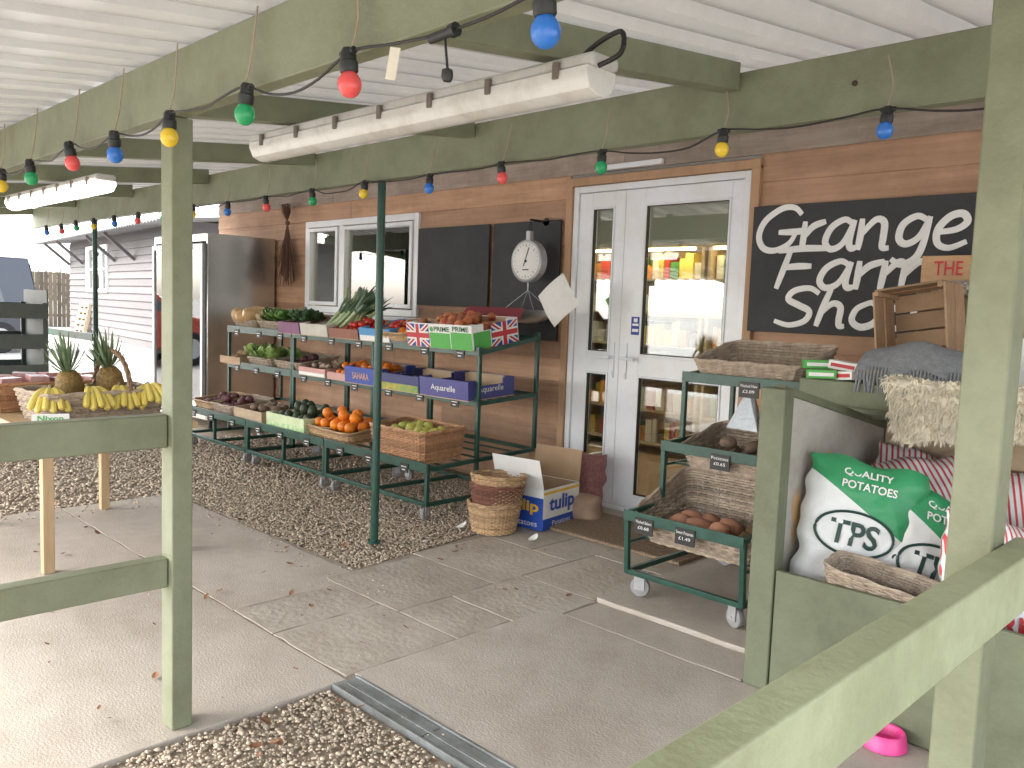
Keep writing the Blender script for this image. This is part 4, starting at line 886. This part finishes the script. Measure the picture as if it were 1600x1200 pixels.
for i,(x,y,c,rz_) in enumerate([(-1.56,3.42,greenP,.3),(-1.51,3.52,white,.1),(-1.46,3.44,white,-.4),(-1.62,3.50,greenP,.6)]):
    b=MB().box(-.06,.06,-.035,.035,0,.035,0).box(-.05,.05,-.0365,-.0355,.01,.025,1);thing('seed_packet_box','small green and white printed packet on the shelf','packet',b,[c,redP if c is white else white],loc=(x,y,SZ+.036*(i%2)),rot=(.0,random.uniform(-.15,.15),rz_),group='small printed packets',bevel=.003)
# ------------------------------------------------------------ hanging scale
sc_=root('hanging_scale','white dial hanging scale with steel pan by the door','scale',(-4.19,4.33,0))
b=MB();b.tube([(0,.17,1.98),(0,.0,1.98),(0,-.0,1.95)],.008,8);b.cyl((0,.17,1.98),(0,.165,1.98),.03,n=12);b.tube(crom([(0,0,1.96),(.014,0,1.93),(0,0,1.905),(-.014,0,1.93)],5,True),.005,6,closed=True)
part(sc_,'bracket',b,black)
part(sc_,'dial_case',MB().lathe([(0,-.03),(.13,-.03),(.142,-.035),(.15,-.03),(.15,.03),(.13,.04),(0,.04)],(0,0,1.685),n=36,ax='y'),steelL)
part(sc_,'dial_face',MB().lathe([(0,-.0325),(.128,-.0325),(.13,-.031)],(0,0,1.685),n=36,ax='y'),white)
b=MB()
for k in range(24):
    a0=k*math.pi/12;r0=.10 if k%3==0 else .112;b.bar((r0*math.sin(a0),-.0335,1.685+r0*math.cos(a0)),(.122*math.sin(a0),-.0335,1.685+.122*math.cos(a0)),.004,.001)
b.bar((-.02,-.036,1.65),(.03,-.036,1.78),.006,.002);b.cyl((0,-.033,1.685),(0,-.04,1.685),.01,n=10);b.box(-.03,.03,-.0345,-.0335,1.62,1.628)
part(sc_,'dial_markings',b,black)
part(sc_,'hanger',MB().box(-.02,.02,-.02,.02,1.82,1.9),steelL,bevel=.004)
b=MB()
for sx in(-1,1):
    for sy in(-1,1):b.tube([(0,0,1.48),(sx*.17,sy*.1,1.32)],.0025,5)
b.tube([(0,0,1.54),(0,0,1.48)],.005,6);part(sc_,'pan_chain',b,steelL)
b2=MB().lathe([(0,-.075),(.08,-.068),(.15,-.045),(.2,-.01),(.225,.02),(.232,.02),(.205,-.015),(.155,-.05),(.08,-.073),(0,-.08)],(0,0,1.32),n=30);b2.v=[(x,y*.72,z) for x,y,z in b2.v];part(sc_,'pan',b2,M('pan_steel',(.65,.65,.65),.3,metal=.8,scale=4,var=.1))
pp=MB();nx=8;vs=[];fs=[]
for i in range(nx+1):
    for j in range(nx+1):
        x=i/nx*.26;z=j/nx*.26;vs.append((x,-.02*math.sin(i/nx*3)-.012*math.sin(j*.6),z))
for i in range(nx):
    for j in range(nx):fs.append((i*(nx+1)+j,(i+1)*(nx+1)+j,(i+1)*(nx+1)+j+1,i*(nx+1)+j+1))
pp.add(vs,fs);thing('paper_bag','creased white paper bag hanging from the scale','paper bag',pp,M('paper_white',(.74,.74,.72),.8,scale=12,var=.1,bump=.4,bscale=14),loc=(-3.80,4.2,1.23),rot=(0,rad(-38),.1))
# ------------------------------------------------------------ floor items near door
for i,(s,mt,z) in enumerate([(.94,wtan,0),(.95,wred,.115),(.96,wtan,.165)]):
    put('round_basket',basket(.34*s,.34*s,.17,.80,.006,.03,round_=True).mesh('round_basket',mt),['tan round wicker basket at the bottom of the stack','dark red brown wicker basket in the middle of the stack','tan round wicker basket on top of the stack'][i],'basket',(-3.56+.012*i,3.46,.004+z),(0,.03*i,i),1,'stacked round baskets')
cb_=root('cardboard_box','open blue and white potato box with raised flaps','box',(-3.71,3.62,.006),(0,0,rad(8)))
w_,d_,h_=.36,.40,.25
part(cb_,'carton',tray(w_,d_,h_,notch=False),[cardin,white],bevel=.002)
part(cb_,'carton_flap',MB().hexa([(0,0,0),(w_,0,0),(w_,.004,0),(0,.004,0),(0,-.06,.19),(w_,-.06,.19),(w_,-.056,.19),(0,-.056,.19)]),white,loc=(0,.0,h_+.001))
part(cb_,'carton_flap',MB().box(-.0,w_,0,.004,0,.2),card,loc=(0,d_-.004,h_+.001),rot=(rad(-6),0,0))
part(cb_,'carton_flap',MB().box(0,.004,.01,d_-.01,0,.14),cardin,loc=(0,0,h_+.001),rot=(0,rad(-20),0))
ryl=M('print_royal',(.02,.08,.42),.45,var=.1)
part(cb_,'printed_panel',MB().box(.0,w_,-.0025,-.0005,0,.20),ryl);part(cb_,'printed_panel',MB().box(w_+.0005,w_+.0025,0,d_,0,.07),ryl);part(cb_,'printed_panel',MB().box(w_+.0005,w_+.0025,0,d_,.22,.235),yelP)
prO=M('print_orange',(.8,.32,.02),.5)
part(cb_,'printed_lettering',MB().join(text('tulip',w=.28,h=.12,bold=.03),onside(w_+.004,.06)@Matrix.Translation((0,0,.085))),ryl);part(cb_,'printed_lettering',MB().join(text('tulip',w=.24,h=.09,bold=.03),Matrix.Translation((.09,-.006,.09))),yelP)
part(cb_,'printed_lettering',MB().join(text('Potatoes',w=.2,h=.035),Matrix.Translation((.12,-.0035,.02))),white);part(cb_,'printed_lettering',MB().join(text('Potatoes',w=.2,h=.03),onside(w_+.0035,.1)@Matrix.Translation((0,0,.02))),white)
mb,f_=sackmesh(.32,.40,.22);thing('net_sack','slumped pinkish red net sack beside the door','sack',mb,M('net_red',(.36,.17,.16),.7,scale=50,col2=(.22,.09,.085),bump=.7,bscale=120),loc=(-3.58,4.26,.0),rot=(rad(-6),rad(4),rad(30)),smooth=80)
mb,f_=sackmesh(.26,.17,.2);thing('paper_sack','crumpled brown paper sack on the ground by the door','sack',mb,M('kraft_paper',(.38,.26,.18),.8,bump=.6,bscale=20),loc=(-3.42,4.10,.0),rot=(0,0,rad(25)),smooth=80)
dm=MB().box(-.48,.48,-.28,.28,0,.014);
for k in range(48):dm.box(-.475+.02*k,-.463+.02*k,-.275,.275,.014,.019)
thing('doormat','brown coir doormat in front of the door','mat',dm,M('coir',(.34,.25,.17),.95,scale=60,col2=(.20,.14,.09),bump=.8,bscale=200),loc=(-2.92,4.03,.005),rot=(0,0,.02))
b=MB().lathe([(.095,0),(.10,.004),(.088,.055),(.082,.06),(.074,.056),(.062,.02),(0,.016)],n=28)
thing('pet_bowl','pink plastic pet bowl on the concrete','bowl',b,M('bowl_pink',(.75,.06,.27),.35,scale=4,var=.1),loc=(-.935,2.675,.004),sc=(.72,.72,.85))
lf=[]
for k in range(3):
    b=MB();leaf(b,(0,0,.002),(1,0,.05),(0,0,1),.05,.03,0,random.uniform(.1,.35));lf.append(b.mesh('fallen_leaf',M2('dry_leaf',(.30,.15,.075),(.19,.085,.045),.8),60))
for k in range(85):
    if k<26:x,y=random.uniform(-2.4,-1.5),random.uniform(.8,1.6)
    elif k<60:x,y=random.uniform(-5.2,-2.5),random.uniform(.9,2.6)
    elif k<72:x,y=random.uniform(-4.4,-3.3),random.uniform(2.4,3.2)
    else:x,y=random.uniform(-3.3,-2.4),random.uniform(1.6,3.6)
    put('fallen_leaf',lf[k%3],'small dry brown fallen leaf on the ground','leaf',(x,y,.008),(random.uniform(-.3,.3),random.uniform(-.3,.3),random.uniform(0,6)),random.uniform(.35,.95),'fallen leaves')
for (x,y) in((-3.62,2.95),(-3.72,3.3),(-3.25,3.45)):
    b=MB();leaf(b,(0,0,.003),(1,0,.1),(0,0,1),.07,.05,0,.5);thing('paper_scrap','crumpled white paper scrap on the ground','litter',b,white,loc=(x,y,.006),rot=(0,.2,random.uniform(0,6)),group='paper scraps')
# ------------------------------------------------------------ table
tb_=root('wooden_table','simple pine table holding fruit baskets','table',(-5.5,1.15,0))
part(tb_,'table_top',MB().box(0,1.25,0,.78,.66,.695),tan,bevel=.004)
part(tb_,'apron',MB().box(.05,1.2,.05,.07,.57,.66).box(.05,1.2,.71,.73,.57,.66).box(.05,.07,.07,.71,.57,.66).box(1.18,1.2,.07,.71,.57,.66),tan,bevel=.003)
for x in(.045,1.155):
    for y in(.045,.685):part(tb_,'leg',MB().box(x,x+.05,y,y+.05,0,.659),tan,bevel=.003)
TZ=.697
lb=root('wicker_basket','long wicker basket with arched handle holding bananas and pineapples','basket',(-4.62,1.53,TZ),(0,0,rad(95)),'wicker baskets on the table')
part(lb,'basket_body',basket(.62,.42,.14,.88,.007,.036).mesh('bb',wgrey),None)
hn=MB()
for q in range(3): hn.tube([(.0+.008*math.cos(t*9+q*2.1),.21*math.cos(t),.13+.22*math.sin(t)+.006*math.sin(t*9+q*2.1)) for t in np.linspace(0,math.pi,30)],.008,6)
part(lb,'handle',hn,M('handle_brown',(.28,.17,.09),.6),loc=(.1,0,0))
for (x,y) in((-4.52,1.30),(-4.50,1.47),(-4.52,1.63),(-4.50,1.78)):put('banana_bunch',banana,'bunch of ripe yellow bananas in the basket','bananas',(x,y,TZ+.12),(random.uniform(-.3,.3),random.uniform(-.2,.2),random.uniform(1.2,2.0)),.95,'banana bunches')
for (x,y,z) in((-4.75,1.47,.06),(-4.70,1.66,.08)):put('pineapple',pine_,'whole pineapple with spiky crown in the basket','pineapple',(x,y,TZ+z),(random.uniform(-.15,.15),random.uniform(-.15,.15),random.uniform(0,6)),1.15,'pineapples')
sgc=root('printed_card','white card with green printed word on the table','card',(-4.40,1.18,TZ+.02),(rad(-5),0,rad(70)))
part(sgc,'card',MB().box(0,.16,0,.003,0,.045),white);part(sgc,'printed_lettering',text('Nixon',w=.11,h=.028,bold=.02),greenP,loc=(.025,-.002,.009))
put('wicker_basket',bk_rect,'red brown wicker basket of wrapped fruit on the table','basket',(-5.20,1.46,TZ),(0,0,1.57),(1.3,1.1,.9),'wicker baskets on the table')
pile('wrapped_punnet',MB().box(-.06,.06,-.045,.045,-.03,.03).mesh('punnet',M2('punnet_pink',(.70,.48,.46),(.55,.2,.19),.2,scale=20)),'clear wrapped punnet of red fruit in the basket','punnet',-5.38,-5.04,1.20,1.74,lambda y:TZ+.09,12,.06,'fruit punnets',1,flat=.05)
# ------------------------------------------------------------ rack
rk=root('crate_rack','dark green stacked crate rack','rack',(-8.3,1.55,0))
b=MB()
for x in(0,.62):
    for y in(0,.6):b.box(x,x+.03,y,y+.03,0,1.25)
for k in range(5):
    z=.12+k*.25;b.box(0,.65,0,.63,z,z+.02);b.box(0,.65,-.01,0,z,z+.12);b.box(0.65,.66,0,.63,z,z+.12);b.box(-.01,0,0,.63,z,z+.12);b.box(0,.65,.63,.64,z,z+.235)
part(rk,'rack_frame',b,M('rack_dark',(.07,.085,.08),.5,col2=(.10,.115,.10),scale=12),bevel=.003)
# ------------------------------------------------------------ far shed
sd_=root('garden_shed','dark weatherboarded shed with white window','building',(-31,9.6,-.03),(0,0,math.atan2(-.8,7.5)))
dw=M('dark_weatherboard',(.105,.095,.095),.7,scale=3,stretch=(.5,1,5),col2=(.08,.072,.072),rnd=.2)
b=MB();z=0
while z<2.95:
    for x0,x1 in(((0,2.6),(5.2,12)) if 1.3<z<2.75 else ((0,12),)): b.hexa([(x0,-.06,z),(x1,-.06,z),(x1,0,z),(x0,0,z),(x0,-.02,z+.2),(x1,-.02,z+.2),(x1,0,z+.2),(x0,0,z+.2)])
    z+=.2
part(sd_,'cladding',b,dw);part(sd_,'side_wall',MB().box(0,2.6,.001,5,0,3.1).box(5.2,12,.001,5,0,3.1).box(2.6,5.2,.001,5,0,1.4).box(2.6,5.2,.001,5,2.8,3.1).box(2.6,5.2,.3,5,1.4,2.8),dw)
b=MB();frame(b,2.6,5.2,1.4,2.8,.1,-.09,.03)
for k in(1,2):b.box(2.6+2.6*k/3-.04,2.6+2.6*k/3+.04,-.08,.02,1.5,2.7)
b.box(2.7,5.1,-.085,.015,2.07,2.12);wq=part(sd_,'window',b,white);part(wq,'glass_pane',MB().box(2.7,5.1,-.01,0,1.5,2.7),glass)
b=MB();pts=[];x=-1.2
while x<13:pts+=[(x,0),(x+.12,.05)];x+=.24
v=[];fs=[]
for px,pz in pts:v+= [(px,-.9,2.95+pz),(px,5.6,3.7+pz)]
for i in range(len(pts)-1):fs.append((2*i,2*i+2,2*i+3,2*i+1))
b.add(v,fs);part(sd_,'roof',b,M('shed_roof_grey',(.2,.2,.2),.6,scale=2))
for x in(0.05,2,6,8):part(sd_,'bracket',MB().bar((x,-.05,2.3),(x,-.8,2.95),.08),dw)
pl=MB()
for k in range(6):pl.box(0,1.2,-.02,0,k*.19,k*.19+.11)
for x in(0,.55,1.1):pl.box(x,x+.1,0,.1,0,1.06)
thing('wooden_pallet','pale wooden pallet leaning on the shed wall','pallet',pl,pine,loc=(-29.2,9.1,-.03),rot=(rad(-12),0,-.1))
fn=MB();x=0
while x<6:fn.box(x,x+.14,0,.02,0,2.1+random.uniform(-.02,.02));x+=.15
fn.box(0,6,.021,.08,.4,.5).box(0,6,.021,.08,1.6,1.7)
thing('timber_fence','tall weathered brown timber fence beyond the yard','fence',fn,M('fence_brown',(.15,.12,.08),.8,rnd=.3,scale=3,col2=(.10,.08,.055)),loc=(-36,8.0,-.03),rot=(0,0,rad(80)))
hd=MB()
for i in range(4000):
    t=random.random()*80;z=random.uniform(0,2.6)+.9*noise.noise(Vector((t*.2,0,0)));p=Vector((-72+random.uniform(-1,1),-20+t,z));d=Vector((random.uniform(-1,1),random.uniform(-1,1),random.uniform(-.3,1)));leaf(hd,p,d,(0,0,1),.6,.4,0,.2,1,1)
q=structure('hedge',hd,M('hedge_green',(.10,.115,.07),.8,rnd=.5));q['kind']='stuff'
# ------------------------------------------------------------ cars
def car(loc,rz_,col,lab,van=False):
    c=root('parked_car',lab,'car',loc,(0,0,rz_),'parked cars');paint=M('car_paint_'+col[0],col[1],.25,scale=2,var=.05,spec=.7)
    H=2.1 if van else 1.62;Lg=4.7 if van else 4.3;Wd=.92
    low=[(0,.35),(0.02,.62),(.12,.85),(.9,1.0) if not van else (.7,1.1),(Lg-.15,1.02),(Lg,.8),(Lg,.35)]
    b=MB();n=len(low)
    ring=lambda y,s:[(x,y,z if z<.9 else z*s) for x,z in low]
    v=[]
    for y,s in [(-Wd,.97),(-Wd+.06,1.0),(0,1.02),(Wd-.06,1.0),(Wd,.97)]:v+=ring(y,s)
    fs=[(k*n+i,k*n+(i+1)%n,(k+1)*n+(i+1)%n,(k+1)*n+i) for k in range(4) for i in range(n)]+[tuple(range(n))[::-1],tuple(4*n+i for i in range(n))]
    b.add(v,fs)
    top=[(1.0 if not van else .75,1.0),(1.65 if not van else 1.35,H-.05),(2.2,H),(Lg-.7 if not van else Lg-.25,H-.02),(Lg-.25 if not van else Lg-.05,1.02)];n=5;v=[]
    for y in(-Wd+.04,-Wd+.2,Wd-.2,Wd-.04):v+=[(x,y if z<1.1 else y*.86,z) for x,z in top]
    fs=[(k*n+i,k*n+i+1,(k+1)*n+i+1,(k+1)*n+i) for k in range(3) for i in range(n-1)]+[tuple(range(n))[::-1],tuple(3*n+i for i in range(n))]
    b.add(v,fs);part(c,'body',b,paint,bevel=.03,smooth=50)
    gl=M('car_glass',(.02,.025,.03),.05,var=.05,spec=1)
    for s in(-1,1):
        ya=s*(Wd-.025);yb=s*(Wd-.04)*.86+s*.012;ym=lambda z:ya+(yb-ya)*(z-1.0)/(H-1.0)
        for x0,x1,t0,t1 in((1.25,2.25,1.72,2.25),(2.35,3.2,2.35,3.2),(3.3,3.95,3.3,3.75)):
            part(c,'window',MB().add([(x0,ym(1.08),1.08),(x1,ym(1.08),1.08),(t1,ym(H-.12),H-.12),(t0,ym(H-.12),H-.12)],[(0,1,2,3)]),gl)
    a0,a1=top[0],top[1];part(c,'windscreen',MB().add([(a0[0]+.03,-.72,1.09),(a0[0]+.03,.72,1.09),(a1[0]-.09,.62,H-.12),(a1[0]-.09,-.62,H-.12)],[(0,1,2,3)]),gl)
    e0,e1=top[4],top[3];part(c,'rear_window',MB().add([(e0[0]+.0,-.72,1.1),(e0[0]+.0,.72,1.1),(e1[0]+.07,.62,H-.14),(e1[0]+.07,-.62,H-.14)],[(0,1,2,3)]),gl)
    for x in(.85,Lg-.85):
        for s in(-1,1):
            t=MB().lathe([(.2,-.1),(.32,-.1),(.345,-.06),(.345,.06),(.32,.1),(.2,.1)],(0,0,0),n=28,ax='y');wq=part(c,'wheel',t,M('tyre_black',(.02,.02,.02),.8),loc=(x,s*(Wd-.08),.345))
            part(wq,'rim',MB().lathe([(0,-.085),(.1,-.08),(.2,-.095),(.2,.095),(.1,.08),(0,.085)],n=20,ax='y'),steelL)
    for s in(-1,1):
        part(c,'headlight',MB().ell((.06,s*.68,.76),.06,.16,.08,12,8),M('headlight_clear',(.7,.72,.75),.1));part(c,'tail_light',MB().ell((Lg-.02,s*.78,.85),.04,.08,.14,12,8),redP)
    for q in((-.06,.1),(Lg-.1,Lg+.06)):part(c,'bumper',MB().box(q[0],q[1],-.86,.86,.32,.52),black,bevel=.03)
    part(c,'number_plate',MB().box(-.075,-.062,-.26,.26,.4,.51),white)
    return c
car((-21.5,1.1,-.03),rad(90),('dark_blue',(.02,.025,.04)),'dark blue van parked in the bright yard',True)
car((-17.0,-.55,-.03),rad(90),('orange_red',(.40,.05,.025)),'orange red car parked in the yard')
car((-1.0,-9.0,-.03),rad(20),('dark_green',(.03,.05,.045)),'dark green car parked facing the shop')
car((-7.5,-10.0,-.03),rad(70),('silver',(.45,.46,.47)),'silver car parked opposite the shop')
